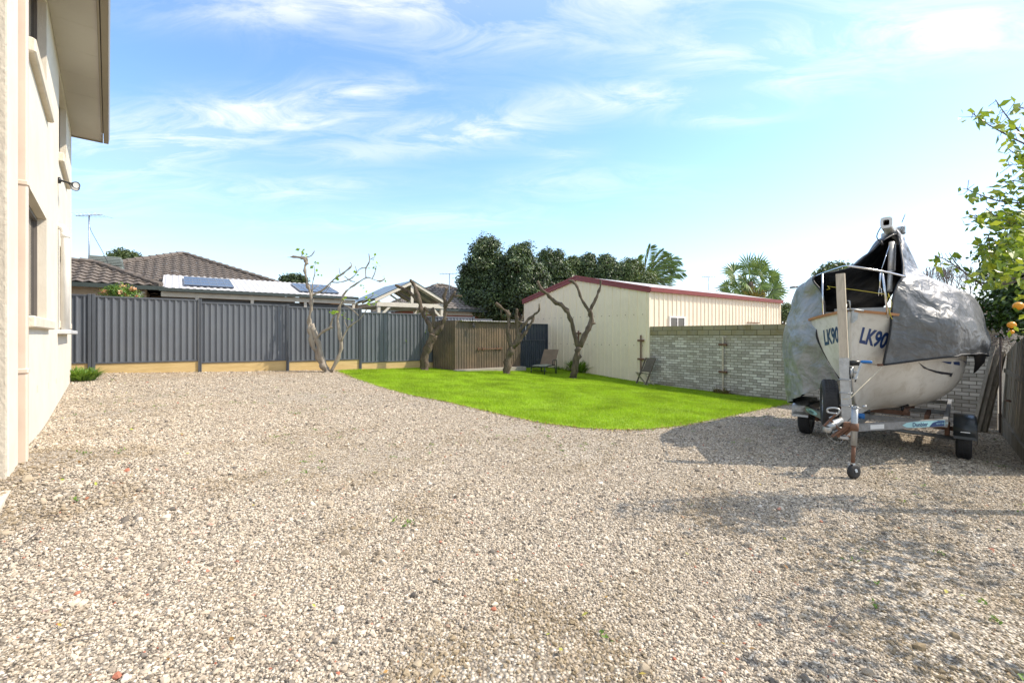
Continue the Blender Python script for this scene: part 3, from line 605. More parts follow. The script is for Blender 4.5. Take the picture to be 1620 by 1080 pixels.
for a, b, c, d in ((q0 - .06, top(q0) + .04, qm, za + .045), (qm, za + .045, q1 + .06, top(q1) + .04)):
    xs_ = np.arange(0, LN + .1, .09); r = [0, .02, .02, 0]
    mb.grid([[(a, y, b + r[i % 4]) for i, y in enumerate(xs_)], [(c, y, d + r[i % 4]) for i, y in enumerate(xs_)]], smooth=False); mb.grid([[(a, y, b + r[i % 4] - .02) for i, y in enumerate(xs_)], [(c, y, d + r[i % 4] - .02) for i, y in enumerate(xs_)]], smooth=False)
mb.build('roof', lightst, SH, fixn=False)
mb = MB(); mb.box(q1 - .0, q1 + .05, 1.28, 2.2, 1.9, 2.25)
sw = mb.build('window', darkglass, SH); mb = MB()
for a, b, c, d in ((1.2, 2.28, 2.24, 2.3), (1.2, 1.28, 1.8, 2.24), (2.2, 2.28, 1.8, 2.24), (1.72, 1.77, 1.8, 2.24)): mb.box(q1 + .03, q1 + .07, a, b, c, d)
mb.build('window_frame', white, sw)
mb = MB(); mb.box(q1 + .026, q1 + .06, 7.4, 8.6, 2.13, 2.17); mb.build('wall_bracket', rust, SH)
# screw heads line on the gable
mb = MB()
for i in range(18):
    x = q0 + .3 + i * .42
    if x < q1 - .1:
        for z in (1.15, 2.35): mb.lathe([(0, -.014), (.016, -.016), (.016, -.0), (0, 0)], (x, -.003, z), (0, 1, 0), 6)
nf_ = len(gw_mb.f); gw_mb.add(mb.v, mb.f); gwo = gw_mb.build('gable_wall', creams, SH, fixn=False); gwo.data.materials.append(rust)
for p_ in gwo.data.polygons:
    if p_.index >= nf_: p_.material_index = 1
# wall-mounted rusty upright beside the corner, another behind the forked tree
def upright(name, lb, q, z0, z1, mats, grp):
    p = GP(q, 0, .02); u = thing(name, lb, 'post', (p.x, p.y, 0), gd, grp)
    mb = MB(); mb.bev(-.028, .028, -.075, -.03, z0, z1, .006); mb.build('upright', mats, u)
    for z in (z0 + (z1 - z0) * .38, z0 + (z1 - z0) * .86):
        mb = MB(); mb.bev(-.14, .13, -.09, -.0, z - .035, z + .035, .008); mb.build('bracket', rust, u)
    return u
upright('steel_upright', 'brown rusty upright bracketed to the cream shed beside the folding chair', 5.28, g(*GP(5.2).xy) + .35, 1.55, pm('brown_post', (.2, .12, .08), .7, bump=.2), None)
upright('steel_upright', 'cream painted upright with rusty brackets on the middle of the brick wall', 8.55, -.36, 1.50, pm('cream_post', (.55, .47, .36), .6, bump=.2, dirt=.4, dirtcol=(.3, .12, .05)), None)
upright('steel_upright', 'short rusty upright on the cream shed behind the forked pruned tree', 1.9, .9, 1.75, rust, None)
# ================================================================= brick boundary wall
def brickmat():
    m, t, b, o = nt('grey_green_brick'); c = objco(t); s = N(t, 'ShaderNodeSeparateXYZ'); t.links.new(c, s.inputs[0])
    cb = t.nodes.new('ShaderNodeCombineXYZ'); t.links.new(s.outputs[0], cb.inputs[0]); t.links.new(s.outputs[2], cb.inputs[1])
    def br(w, h, mo, off=.5):
        n = N(t, 'ShaderNodeTexBrick', offset=off); n.inputs['Scale'].default_value = 1; n.inputs['Brick Width'].default_value = w; n.inputs['Row Height'].default_value = h
        n.inputs['Mortar Size'].default_value = mo; n.inputs['Mortar Smooth'].default_value = .2; n.inputs['Bias'].default_value = 0; n.inputs['Color1'].default_value = (0, 0, 0, 1); n.inputs['Color2'].default_value = (1, 1, 1, 1); n.inputs['Mortar'].default_value = (.5, .5, .5, 1)
        t.links.new(cb.outputs[0], n.inputs[0]); return n
    n = br(.24, .0862, .008)
    col = ramp(t, n.outputs['Color'], [(0, (.36, .325, .285)), (.5, (.55, .505, .45)), (1, (.76, .71, .64))])
    big = ramp(t, noise(t, c, 1.1, 6, .65), [(.35, 0.0), (.65, 1.0)]); col = mixc(t, mathn(t, 'MULTIPLY', big, .5), col, (.30, .265, .205))
    col = mixc(t, n.outputs['Fac'], col, (.19, .17, .135))
    n2 = br(.40, .172, .008); cap = ramp(t, n2.outputs['Color'], [(0, (.23, .185, .095)), (1, (.33, .275, .16))]); cap = mixc(t, ramp(t, noise(t, c, 3, 7, .7), [(.4, 0.0), (.7, .6)]), cap, (.30, .29, .25)); cap = mixc(t, n2.outputs['Fac'], cap, (.09, .08, .045))
    e = mathn(t, 'ADD', s.outputs[2], mathn(t, 'MULTIPLY', noise(t, c, 1.5, 3), .02)); k = mathn(t, 'GREATER_THAN', s.outputs[2], 1.532)
    moss = ramp(t, mathn(t, 'ADD', mathn(t, 'MULTIPLY', mathn(t, 'SUBTRACT', s.outputs[2], 1.2), 2.2), mathn(t, 'MULTIPLY', mathn(t, 'SUBTRACT', noise(t, c, 4, 6, .7), .5), 1.6)), [(0, 0.0), (.9, .55)])
    col = mixc(t, moss, col, (.27, .225, .11))
    foot = ramp(t, mathn(t, 'ADD', mathn(t, 'MULTIPLY', s.outputs[2], -1.6), mathn(t, 'MULTIPLY', mathn(t, 'SUBTRACT', noise(t, c, 3, 6, .7), .6), 1.2)), [(0, 0.0), (.7, .7)]); col = mixc(t, foot, col, (.20, .165, .13))
    col = mixc(t, k, col, cap); t.links.new(col, b.inputs['Base Color']); b.inputs['Roughness'].default_value = .9; b.inputs['Specular IOR Level'].default_value = .15
    f = mixc(t, k, n.outputs['Fac'], n2.outputs['Fac']); hh = mathn(t, 'ADD', mathn(t, 'MULTIPLY', f, -1), mathn(t, 'MULTIPLY', noise(t, c, 40, 5, .7), .35)); bumpn(t, b, hh, .8, .012); return m
BW = thing('brick_wall', 'grey green brick wall with mossy capping running behind the covered boat', 'wall', (C0.x, C0.y, 0), gd)
mb = MB(); xx = [5.66 + i * .35 for i in range(26)] + [14.72]
zg = [g(*GP(x).xy) for x in xx]; mb.add([(x, 0, z - .2) for x, z in zip(xx, zg)] + [(x, 0, 1.875) for x in xx] + [(x, .2, 1.875) for x in xx], [(i, i + 1, i + 1 + len(xx), i + len(xx)) for i in range(len(xx) - 1)] + [(i + len(xx), i + 1 + len(xx), i + 1 + 2 * len(xx), i + 2 * len(xx)) for i in range(len(xx) - 1)])
mb.box(5.655, 5.66, .0, .2, -.5, 1.875); mb.build('brick_face', brickmat(), BW, fixn=False)
mb = MB(); mb.box(5.66, 14.72, .03, .19, -.8, 1.87); mb.build('brick_core', oldwood, BW)
# weeds along foot of wall
tuft('wall_weed', 'low brown and green weed at the foot of the cream upright on the brick wall', 'weed', GP(8.6, 0, .15).xy, 160, .28, .28, island('dry_weed', [(.12, .08, .03), (.2, .1, .05), (.12, .16, .04)], .6, .2))
tuft('wall_weed', 'green weed growing behind the forked pruned tree against the cream shed', 'weed', GP(1.95, 0, .12).xy, 300, .75, .35, weedm, wid=.03)
tuft('wall_weed', 'low green weed at the cream shed foot beside the lounger', 'weed', GP(.9, 0, .12).xy, 140, .25, .4, weedm)
# ================================================================= wooden fence on the right
WF0 = Vector((10.62, 9.9, 0)); wd = (-.687, -.727)
wf = thing('paling_fence', 'weathered grey paling fence leaning beside the trailer and boards', 'fence', (WF0.x, WF0.y, 0), wd)
def wtop(x): return 1.2 + .115 * x if x < 3.0 else 1.5 - .02 * (x - 3)
x = 0.0; k = 0
XT = MB()
while x < 5.2:
    w = random.uniform(.085, .105); p = M(wf) @ Vector((x, 0, 0)); gp = g(p.x, p.y); ln_ = random.uniform(-.02, .02); y0 = random.uniform(-.008, .008); tz = wtop(x) + random.uniform(-.04, .03)
    mb = MB(); mb.add([(x, y0, gp + .02), (x + w, y0 + .004, gp + .02), (x + w, y0 + .022, gp + .02), (x, y0 + .018, gp + .02), (x + ln_, y0 + .10, tz), (x + w + ln_, y0 + .1, tz), (x + w + ln_, y0 + .12, tz), (x + ln_, y0 + .12, tz)], [(0, 3, 2, 1), (4, 5, 6, 7), (0, 1, 5, 4), (1, 2, 6, 5), (2, 3, 7, 6), (3, 0, 4, 7)])
    if k < 60: mb.build('paling', oldfence, wf)
    else: XT.add(mb.v, mb.f)
    x += w + random.uniform(.002, .014); k += 1

mb = MB(); mb.box(0, 5.2, .05, .09, .75, .83); mb.build('rail', oldfence, wf)
mb = MB(); mb.box(0, 5.2, -.03, .02, -.5, -.15); mb.build('plinth_board', oldfence, wf)
mb = MB(); mb.tube([(2.15, -.005, .35), (2.15, -.07, .36), (2.35, -.07, .36), (2.4, -.02, .36)], .012, 6); mb.build('hook', rust, wf)
# leaning boards
for i, (pb, pt, lb) in enumerate((((1540, 676), (1573, 549), 'old board leaning nearest the boat hull, first of three on the brick wall'), ((1549, 678), (1582, 552), 'middle one of three old boards leaning on the brick wall'), ((1558, 677), (1588, 558), 'old board leaning in the corner, nearest of three to the paling fence'))):
    b = Wp(pb[0], pb[1], 9.5); b.z = g(b.x, b.y); tp = Wp(pt[0], pt[1], 9.78); o = thing('leaning_board', lb, 'board', b, None, 'boards leaning in the corner'); mb = MB(); mb.bar((0, 0, 0), tp - b, .055, .14, up=(1, .6, 0)); mb.build('board', oldwood if i < 2 else oldfence, o)
# ================================================================= tiled roofs
def tiled(mb, P0, ux, L0, up, H_, uf, vf, row=.30, pit=.3):
    """tiles on the plane P0 + u*ux + v*up ; for height v the span is uf(v)..vf(v)"""
    nr = Vector(ux).cross(Vector(up)).normalized(); v = 0; st = pit / 4
    while v < H_ - 1e-3:
        v2 = min(v + row, H_); a0, a1 = uf(v), vf(v); b0, b1 = uf(v2), vf(v2); lo_ = min(a0, b0); hi_ = max(a1, b1); n = max(2, int((hi_ - lo_) / st)); low_ = []; hi2 = []
        for i in range(n + 1):
            u = lo_ + (hi_ - lo_) * i / n; h = .028 * math.cos(2 * math.pi * u / pit) + .006 * math.sin(u * 5.1)
            ua = min(max(u, a0), a1); ub = min(max(u, b0), b1)
            low_.append(P0 + Vector(ux) * ua + Vector(up) * v + nr * (h + .055)); hi2.append(P0 + Vector(ux) * ub + Vector(up) * v2 + nr * (h + .018))
        und = [p - nr * .03 for p in low_]; mb.grid([und, low_, hi2], smooth=False); v = v2
def hip_roof(par, cx, cy, hx, hy, z0, T, mat, rid=None):
    """hipped roof centred (cx,cy), half sizes hx>=hy in the parent's frame"""
    h = min(hx, hy); rise = h * T; inv = None; mb = MB(); sl = math.hypot(1, T)
    for sgn, ax in ((-1, 'y'), (1, 'y'), (-1, 'x'), (1, 'x')):
        hl = hx if ax == 'y' else hy
        if ax == 'y': ux = Vector((-sgn, 0, 0)); up = Vector((0, -sgn, T)) / sl; P0 = Vector((cx, cy + sgn * hy, z0))
        else: ux = Vector((0, sgn, 0)); up = Vector((-sgn, 0, T)) / sl; P0 = Vector((cx + sgn * hx, cy, z0))
        if ax == 'x' and False: pass
        tiled(mb, P0, ux, hl, up, h * sl, lambda v, hl=hl: -hl + v / sl, lambda v, hl=hl: hl - v / sl)
    r = mb.build('roof', mat, par, fixn=False)
    mb = MB(); e = max(hx, hy) - h
    A1 = Vector((cx - (e if hx > hy else 0), cy - (e if hy > hx else 0), z0 + rise)); A2 = Vector((cx + (e if hx > hy else 0), cy + (e if hy > hx else 0), z0 + rise))
    segs = [(Vector((cx - hx, cy - hy, z0)), A1), (Vector((cx - hx, cy + hy, z0)), A1 if hx >= hy else A2), (Vector((cx + hx, cy - hy, z0)), A2 if hx >= hy else A1), (Vector((cx + hx, cy + hy, z0)), A2)]
    if e > 0: segs.append((A1, A2))
    for a, b in segs:
        n = max(2, int((b - a).length / .35))
        for i in range(n):
            p = a + (b - a) * (i / n); q = a + (b - a) * ((i + 1.08) / n); mb.tube([p + Vector((0, 0, .07)), q + Vector((0, 0, .045))], [.1, .085], 6, smooth=False)
    mb.build('ridge_cap', mat, r)
    mb = MB(); a, b, c, d = cx - hx, cx + hx, cy - hy, cy + hy
    mb.box(a - .1, b + .1, c - .1, c, z0 - .13, z0 + .0); mb.box(a - .1, b + .1, d, d + .1, z0 - .13, z0); mb.box(a - .1, a, c, d, z0 - .13, z0); mb.box(b, b + .1, c, d, z0 - .13, z0); mb.build('gutter', greenst, r)
    return r
N1 = thing('tiled_house', 'low cream brick house with brown tiled roofs, solar awning and cooler behind the steel fence', 'house', (FA.x, FA.y, 0), fa)
mb = MB(); mb.box(-9, 1.0, 3.4, 14, -.5, 3.12); mb.box(1.0, 6.2, 6.3, 14, -.5, 3.1); mb.build('wall', creamb, N1)
hip_roof(N1, -4.6, 5.0, 6.0, 1.9, 3.2, .447, tile)
hip_roof(N1, 2.07, 10, 4.3, 4.3, 3.52, .425, tile)
mb = MB(); mb.tube([(.95, 3.2, 3.02), (.8, 3.2, 2.86), (.55, 3.2, 2.86), (.45, 3.25, 2.78), (.45, 3.3, 1.2)], .05, 10); mb.build('downpipe', creamp, N1)
# awning
mb = MB(); xs_ = np.arange(1.42, 7.9, .05); 
rf = lambda y, z, o: [(x, y, z + .012 * (1 if (i // 2) % 2 else -1) + o) for i, x in enumerate(xs_)]
mb.grid([rf(2.95, 3.16, 0), rf(6.1, 3.93, 0)], smooth=False); mb.grid([rf(2.95, 3.16, -.01), rf(6.1, 3.93, -.01)], smooth=False); aw = mb.build('awning_roof', lightst, N1, fixn=False)
mb = MB(); mb.box(1.35, 8.0, 2.84, 2.94, 3.04, 3.15); mb.build('awning_gutter', greenst, aw)
mb = MB(); mb.box(1.4, 7.9, 3.0, 3.1, 2.86, 3.03)
for x in (2.35, 4.05, 5.9, 7.8): mb.box(x, x + .1, 3.01, 3.09, .2, 2.86)
mb.build('awning_frame', creamp, N1)
mb = MB(); mb.box(1.5, 7.9, 3.3, 3.34, 2.55, 2.84); mb.build('roller_blind', colorf, N1); mb = MB(); mb.box(4.2, 5.9, 3.5, 3.56, .2, 2.5); mb.box(1.6, 3.9, 3.5, 3.56, .2, 2.5); mb.build('patio_screen', greyst, N1)
mb = MB(); mb.box(6.1, 7.9, 4.8, 4.9, .2, 3.2); mb.build('patio_wall', pm('brown_lining', (.2, .11, .05), .7, bump=.1), N1)
for a, b in ((2.05, 2.95), (5.85, 6.75)):
    z = lambda y: 3.16 + (y - 2.95) * .2444 + .03
    mb = MB(); mb.add([(a, 3.4, z(3.4)), (b + .6, 3.4, z(3.4)), (b + .6, 5.4, z(5.4)), (a, 5.4, z(5.4)), (a, 3.4, z(3.4) + .04), (b + .6, 3.4, z(3.4) + .04), (b + .6, 5.4, z(5.4) + .04), (a, 5.4, z(5.4) + .04)], [(0, 3, 2, 1), (4, 5, 6, 7), (0, 1, 5, 4), (1, 2, 6, 5), (2, 3, 7, 6), (3, 0, 4, 7)]); p = mb.build('solar_panel', pv, N1)
    mb = MB(); w_ = b + .6 - a
    for i in range(7): mb.bar((a + w_ * i / 6, 3.38, z(3.38) + .045), (a + w_ * i / 6, 5.42, z(5.42) + .045), .010, .010)
    for i in range(4): y_ = 3.4 + 2 * i / 3; mb.bar((a, y_, z(y_) + .045), (a + w_, y_, z(y_) + .045), .010, .010)
    mb.build('panel_frame', galv, p)
# evaporative cooler
ec = Wp(168, 420, 17.2); E = thing('roof_cooler', 'grey louvred evaporative cooler on the brown tiled roof', 'cooler', ec, fa)
mb = MB(); mb.bev(-.52, .52, -.45, .45, -.3, -.05, .03)
for i in range(6): mb.bev(-.5 + .01 * i, .5 - .01 * i, -.45 + .01 * i, .45 - .01 * i, -.03 + i * .055, .01 + i * .055, .01)
mb.bev(-.46, .46, -.4, .4, -.05, .3, .02); mb.build('housing', pm('cooler_plastic', (.20, .23, .21), .6, bump=.05), E)
# ----------------------------------------------------------------- pergola
PGz = lambda s, w: g(*FP(s, w).xy)
PG = thing('pergola', 'open cream timber pergola with gabled grey steel roof behind the fence', 'pergola', (FA.x, FA.y, 0), fa)
s0, s1, w0, w1, ez, az_ = 8.45, 11.6, 2.0, 4.9, 3.03, 3.86; sm_ = (s0 + s1) / 2
for s in (s0 + .12, s1 - .12):
    for w in (w0 + .06, w1): mb = MB(); mb.box(s - .06, s + .06, w - .06, w + .06, 0, ez - .06); mb.build('post', creamp, PG)
mb = MB(); mb.box(s0 + .02, s1 - .02, w0 - .03, w0 + .03, ez - .28, ez - .1); mb.box(s0 + .02, s1 - .02, w1 - .03, w1 + .03, ez - .28, ez - .1); mb.box(s0 + .07, s0 + .13, w0 + .05, w1, ez - .26, ez - .1); mb.box(s1 - .13, s1 - .07, w0 + .05, w1, ez - .26, ez - .1)
mb.box(sm_ - .06, sm_ + .06, w0 - .035, w0 + .03, ez - .1, az_ - .1); mb.build('beam', creamp, PG)
mb = MB()
for s, d in ((s0 + .12, 1), (s1 - .12, -1)): mb.bar((s, w0 + .02, ez - .75), (s + d * .5, w0 + .02, ez - .24), .06, .09)
for k in range(4):
    w = w0 + .1 + k * .9
    for d in (-1, 1): mb.bar((sm_, w, az_ - .07), (sm_ + d * (s1 - s0) / 2 * .98, w, ez - .05), .05, .1)
for d in (-1, 1): mb.bar((sm_ + d * .05, w0 + .8, ez - .1), (sm_ + d * .75, w0 + .8, ez + .35), .05, .07)
mb.build('rafter', creamp, PG)
mb = MB()
for d in (-1, 1): mb.prism([(sm_, w0 - .1, az_ - .1), (sm_, w0 - .1, az_ + .04), (sm_ + d * 1.65, w0 - .1, ez + .02), (sm_ + d * 1.65, w0 - .1, ez - .12)], (0, .05, 0))
mb.build('barge_board', creamp, PG)
mb = MB()
for d in (-1, 1):
    n = 36; r = lambda w, ii: w
    ws_ = np.linspace(w0 - .12, w1 + .3, n)
    mb.grid([[(sm_, w, az_ + .05 + .012 * (i % 2)) for i, w in enumerate(ws_)], [(sm_ + d * 1.68, w, ez + .03 + .012 * (i % 2)) for i, w in enumerate(ws_)]], smooth=False); mb.grid([[(sm_, w, az_ + .035) for w in ws_], [(sm_ + d * 1.68, w, ez + .015) for w in ws_]], smooth=False)
mb.build('roof', greyst, PG, fixn=False)
# ----------------------------------------------------------------- second house
N2 = thing('brick_house', 'red brick house with weathered grey tiled hip roof between the pergola and tallest evergreen', 'house', (FA.x, FA.y, 0), fa)
hip_roof(N2, 14.9, 8.6, 3.3, 3.0, 2.98, .53, tile2)
mb = MB(); mb.box(11.9, 17.9, 5.9, 11.3, -.6, 2.86); mb.build('wall', brick_red, N2)
mb = MB(); mb.box(11.85, 17.95, 5.85, 5.897, 2.66, 2.86); mb.build('fascia', creamp, N2)
# ================================================================= antennas
def antenna(lb, px, ytop, ybot, Y, half, cab=None, mastm=galv):
    b = Wp(px, ybot, Y); tpz = Wp(px, ytop, Y).z; a = thing('tv_antenna', lb, 'antenna', b, None, 'rooftop antennas'); h = tpz - b.z
    mb = MB(); mb.tube([(0, 0, -.6), (0, 0, h)], .022, 6); mb.build('mast', mastm, a)
    mb = MB(); mb.tube([(-half, 0, h - .02), (half, 0, h + .02)], .014, 5); mb.build('boom', galv, a)
    for i in range(7):
        x = -half + 2 * half * i / 6; e = .32 if i < 6 else .45; mb = MB(); mb.tube([(x, -e, h), (x, e, h)], .007, 4); mb.build('element', galv, a)
    if cab: mb = MB(); mb.tube(cab, .008, 4, sub=4); mb.build('cable', cable, a)
antenna('television antenna on a long mast above the tiled house beside the roof cooler', 141, 340.5, 420, 16.5, .48, [(0, .02, 1.75), (.02, .02, 1.35), (.25, .02, .9), (.42, .05, .55), (.62, .1, .05)])
antenna('television antenna above the red brick house beside the dark trees', 711, 433, 470, 26, .55)
antenna('distant television antenna rising behind the cream shed roof near the fan palm', 1121, 438, 475, 30, .42)
cbm = thing('overhead_cable', 'thin overhead service cables behind the covered boat', 'cable', Wp(1235, 462, 24), None)
mb = MB(); o_ = Wp(1235, 462, 24)
for dy in (0, 6): mb.tube([Wp(1200, 463 + dy, 24) - o_, Wp(1290, 448 + dy * .4, 24) - o_, Wp(1420, 430, 24) - o_], .012, 5, sub=3)
mb.build('wire', cable, cbm); mb = MB(); mb.tube([Wp(1250, 455, 24) - o_, Wp(1262, 453.5, 24) - o_], .05, 6); mb.build('insulator', blackp, cbm)
# ================================================================= pruned trees traced branch by branch
def limbs(o, base, lines, Y, off, sc, mat, name, n=9, jit=.06, dy=.35, sub=3, parent=None, seed=1, lump=.55):
    """lines: [(x,y,r)...] in a zoomed crop; off/sc bring them back to the photo; Y is the tree's distance"""
    rnd = random.Random(seed); mb = MB()
    for li, ln in enumerate(lines):
        pts = []; rad = []; yo = 0 if li == 0 else rnd.uniform(-dy, dy)
        m = len(ln)
        for i, (x, y, r) in enumerate(ln):
            px, py = off[0] + x / sc, off[1] + y / sc; yy = Y + yo * (i / max(m - 1, 1)) + (rnd.uniform(-.04, .04) if i else 0)
            pts.append(Wp(px, py, yy) - base); rad.append(max(r / sc / FPX * Y, .004))
        mb.tube(pts, rad, n, sub=sub, jit=jit * .6, lump=max(rad) * lump)
    return mb.build(name, mat, o)
def tips(o, base, lv, Y, off, sc, k, size, mat):
    P = []; 
    for x, y in lv:
        c = Wp(off[0] + x / sc, off[1] + y / sc, Y) - base
        for _ in range(k): P.append(c + Vector((random.gauss(0, .05), random.gauss(0, .06), random.gauss(0, .05))))
    V = leaves(np.array(P), np.tile([0, -.4, .6], (len(P), 1)), size, .75, .2, .6)
    return npm('leaf_cluster', V, 4, mat, o)
o5 = (620, 360); s5 = 4.153
def ptree(lb, bx, by, Y, lines, off, sc, mat, seed):
    X = (bx - CX) / FPX * Y; b = Vector((X, Y, g(X, Y))); o = thing('pruned_tree', lb, 'tree', b, None, 'hard pruned trees on the lawn')
    base_y = off[1] + lines[0][0][1] / sc; # extend the trunk to the ground
    L0 = list(lines[0]); gy = (HY + (CAMH - b.z) * FPX / Y - off[1]) * sc; L0[0] = (L0[0][0], gy - 10, L0[0][2]); L0 = [(L0[0][0], gy + 20, L0[0][2] * 1.35), L0[0]] + L0[1:]; lines = [L0] + list(lines[1:])
    limbs(o, b, lines[:1], Y, off, sc, mat, 'trunk', n=14, jit=.09, dy=0, sub=4, seed=seed)
    for i, l in enumerate(lines[1:]): limbs(o, b, [l, l][:1], Y, off, sc, mat, 'limb', n=9, jit=.11, sub=4, seed=seed + i)
    return o, b
T2 = [[(215, 950, 26), (215, 850, 25), (248, 760, 25), (272, 700, 24)],
      [(272, 705, 22), (240, 620, 17), (200, 560, 15), (183, 490, 13), (165, 430, 13), (145, 380, 11), (122, 338, 8)],
      [(180, 500, 10), (150, 455, 10), (90, 410, 9), (22, 378, 11)], [(280, 700, 18), (330, 640, 14), (348, 590, 12), (350, 500, 14), (345, 440, 9), (362, 398, 7)],
      [(350, 520, 10), (385, 470, 9), (410, 430, 8), (416, 420, 7)], [(405, 448, 7), (460, 450, 7)], [(272, 660, 15), (272, 560, 12), (268, 528, 12)], [(272, 580, 9), (240, 550, 8), (212, 522, 7)], [(345, 600, 6), (368, 598, 4)]]
T3 = [[(755, 940, 24), (765, 860, 21), (790, 780, 23)], [(782, 785, 16), (765, 690, 13), (770, 600, 12), (760, 560, 10), (720, 530, 9), (680, 495, 9)], [(716, 530, 4), (718, 590, 3)],
      [(795, 785, 19), (828, 725, 18), (828, 660, 14), (820, 600, 12), (818, 532, 9)], [(810, 770, 14), (850, 725, 12), (882, 680, 10), (908, 640, 8), (932, 590, 6), (935, 560, 4)],
      [(840, 680, 10), (890, 610, 10), (930, 575, 8), (965, 545, 6), (968, 498, 4)], [(835, 650, 7), (860, 580, 6), (866, 556, 5)], [(770, 560, 5), (762, 542, 4)], [(828, 610, 5), (850, 625, 5), (870, 640, 4)]]
T4 = [[(362, 925, 24), (370, 850, 23), (385, 760, 21), (398, 700, 21)], [(390, 705, 16), (365, 590, 13), (335, 500, 13), (290, 430, 12), (240, 403, 12), (190, 355, 10), (150, 322, 10), (125, 268, 8)],
      [(405, 700, 18), (450, 600, 17), (482, 530, 16), (468, 455, 14)], [(465, 465, 11), (415, 385, 9), (385, 300, 8), (350, 268, 7), (332, 268, 5)], [(468, 465, 11), (508, 385, 9), (535, 320, 8), (543, 265, 8)], [(480, 550, 9), (505, 545, 7)], [(480, 505, 6), (488, 492, 5)]]
FG = [[(405, 948, 24), (375, 900, 21), (350, 850, 18), (315, 770, 13), (295, 690, 11), (290, 620, 11), (295, 540, 10), (300, 450, 9), (275, 370, 7), (262, 300, 6), (262, 250, 7), (270, 222, 6), (225, 195, 5), (143, 195, 5)],
      [(395, 935, 20), (370, 860, 19), (345, 760, 17), (305, 632, 14)], [(300, 448, 7), (350, 425, 6), (390, 400, 6), (450, 340, 6), (510, 300, 5), (565, 252, 5), (558, 230, 3)], [(262, 250, 5), (275, 215, 5), (265, 198, 5), (240, 190, 3), (245, 160, 3)],
      [(265, 195, 3), (300, 185, 3), (325, 150, 2.5)], [(305, 440, 4), (312, 350, 3), (325, 300, 3), (318, 250, 2)], [(440, 358, 4), (480, 360, 3.5), (540, 345, 3.5), (580, 320, 3), (620, 272, 3), (665, 262, 2.5)], [(520, 320, 3), (560, 350, 3), (590, 355, 3)],
      [(430, 945, 14), (480, 850, 11), (497, 770, 10), (482, 670, 9), (476, 580, 8), (500, 480, 7), (520, 430, 6), (580, 380, 5), (660, 330, 5), (700, 337, 3), (750, 352, 3), (785, 335, 2.5)], [(660, 330, 4), (660, 270, 3.5), (683, 220, 3), (680, 172, 3)], [(688, 210, 2.5), (722, 190, 2.5)],
      [(700, 336, 3), (718, 300, 3), (728, 250, 2.5)], [(315, 755, 9), (370, 690, 9), (430, 655, 9), (440, 660, 7)], [(425, 655, 6), (440, 600, 5), (470, 560, 4.5), (495, 510, 4), (520, 480, 3)], [(498, 745, 7), (540, 665, 5), (570, 635, 4), (620, 600, 3.5), (665, 540, 3)], [(505, 500, 3), (560, 530, 4), (612, 578, 4)],
      [(520, 490, 3), (600, 500, 2.5), (680, 465, 2), (712, 440, 2)], [(540, 660, 3), (515, 600, 2), (530, 560, 2)], [(490, 305, 2.5), (485, 265, 2.5)], [(600, 290, 2.5), (590, 252, 2.5)], [(275, 430, 2.5), (350, 380, 2)], [(430, 370, 2.5), (390, 430, 2), (360, 440, 1.5)]]
T2o, _ = ptree('thick hard pruned tree on the lawn beside the timber plinth, in front of the pergola', 672, 588, 17.0, T2, o5, s5, bark, 3)
T3o, _ = ptree('hard pruned tree standing against the front of the low brown shed', 803, 587, 17.35, T3, o5, s5, bark, 21)
T4o, _ = ptree('tall forked hard pruned tree standing in front of the cream shed gable', 909, 602, 17.2, T4, (820, 380), 4.153, bark, 42)
fgo, fgb = ptree('pale multi stemmed fig tree with a few young leaves at the gravel and lawn edge', 515, 590, 14.9, FG, (420, 360), 4.153, figbark, 61)
fgo['group'] = None; del fgo['group']; fgo.name = 'fig_tree'
fgl = island('fig_leaf', [(.16, .30, .02), (.30, .46, .03), (.42, .55, .05)], .45, .35)
tips(fgo, fgb, [(240, 150), (255, 160), (240, 170), (330, 245), (322, 240), (337, 325), (460, 328), (472, 322), (600, 303), (740, 240), (730, 255), (712, 258), (787, 336), (722, 190), (705, 437), (657, 445), (675, 503), (668, 498), (440, 552), (445, 560), (490, 556), (524, 580), (570, 601), (497, 463), (645, 380), (708, 505)], 14.9, (420, 360), 4.153, 3, .12, fgl)
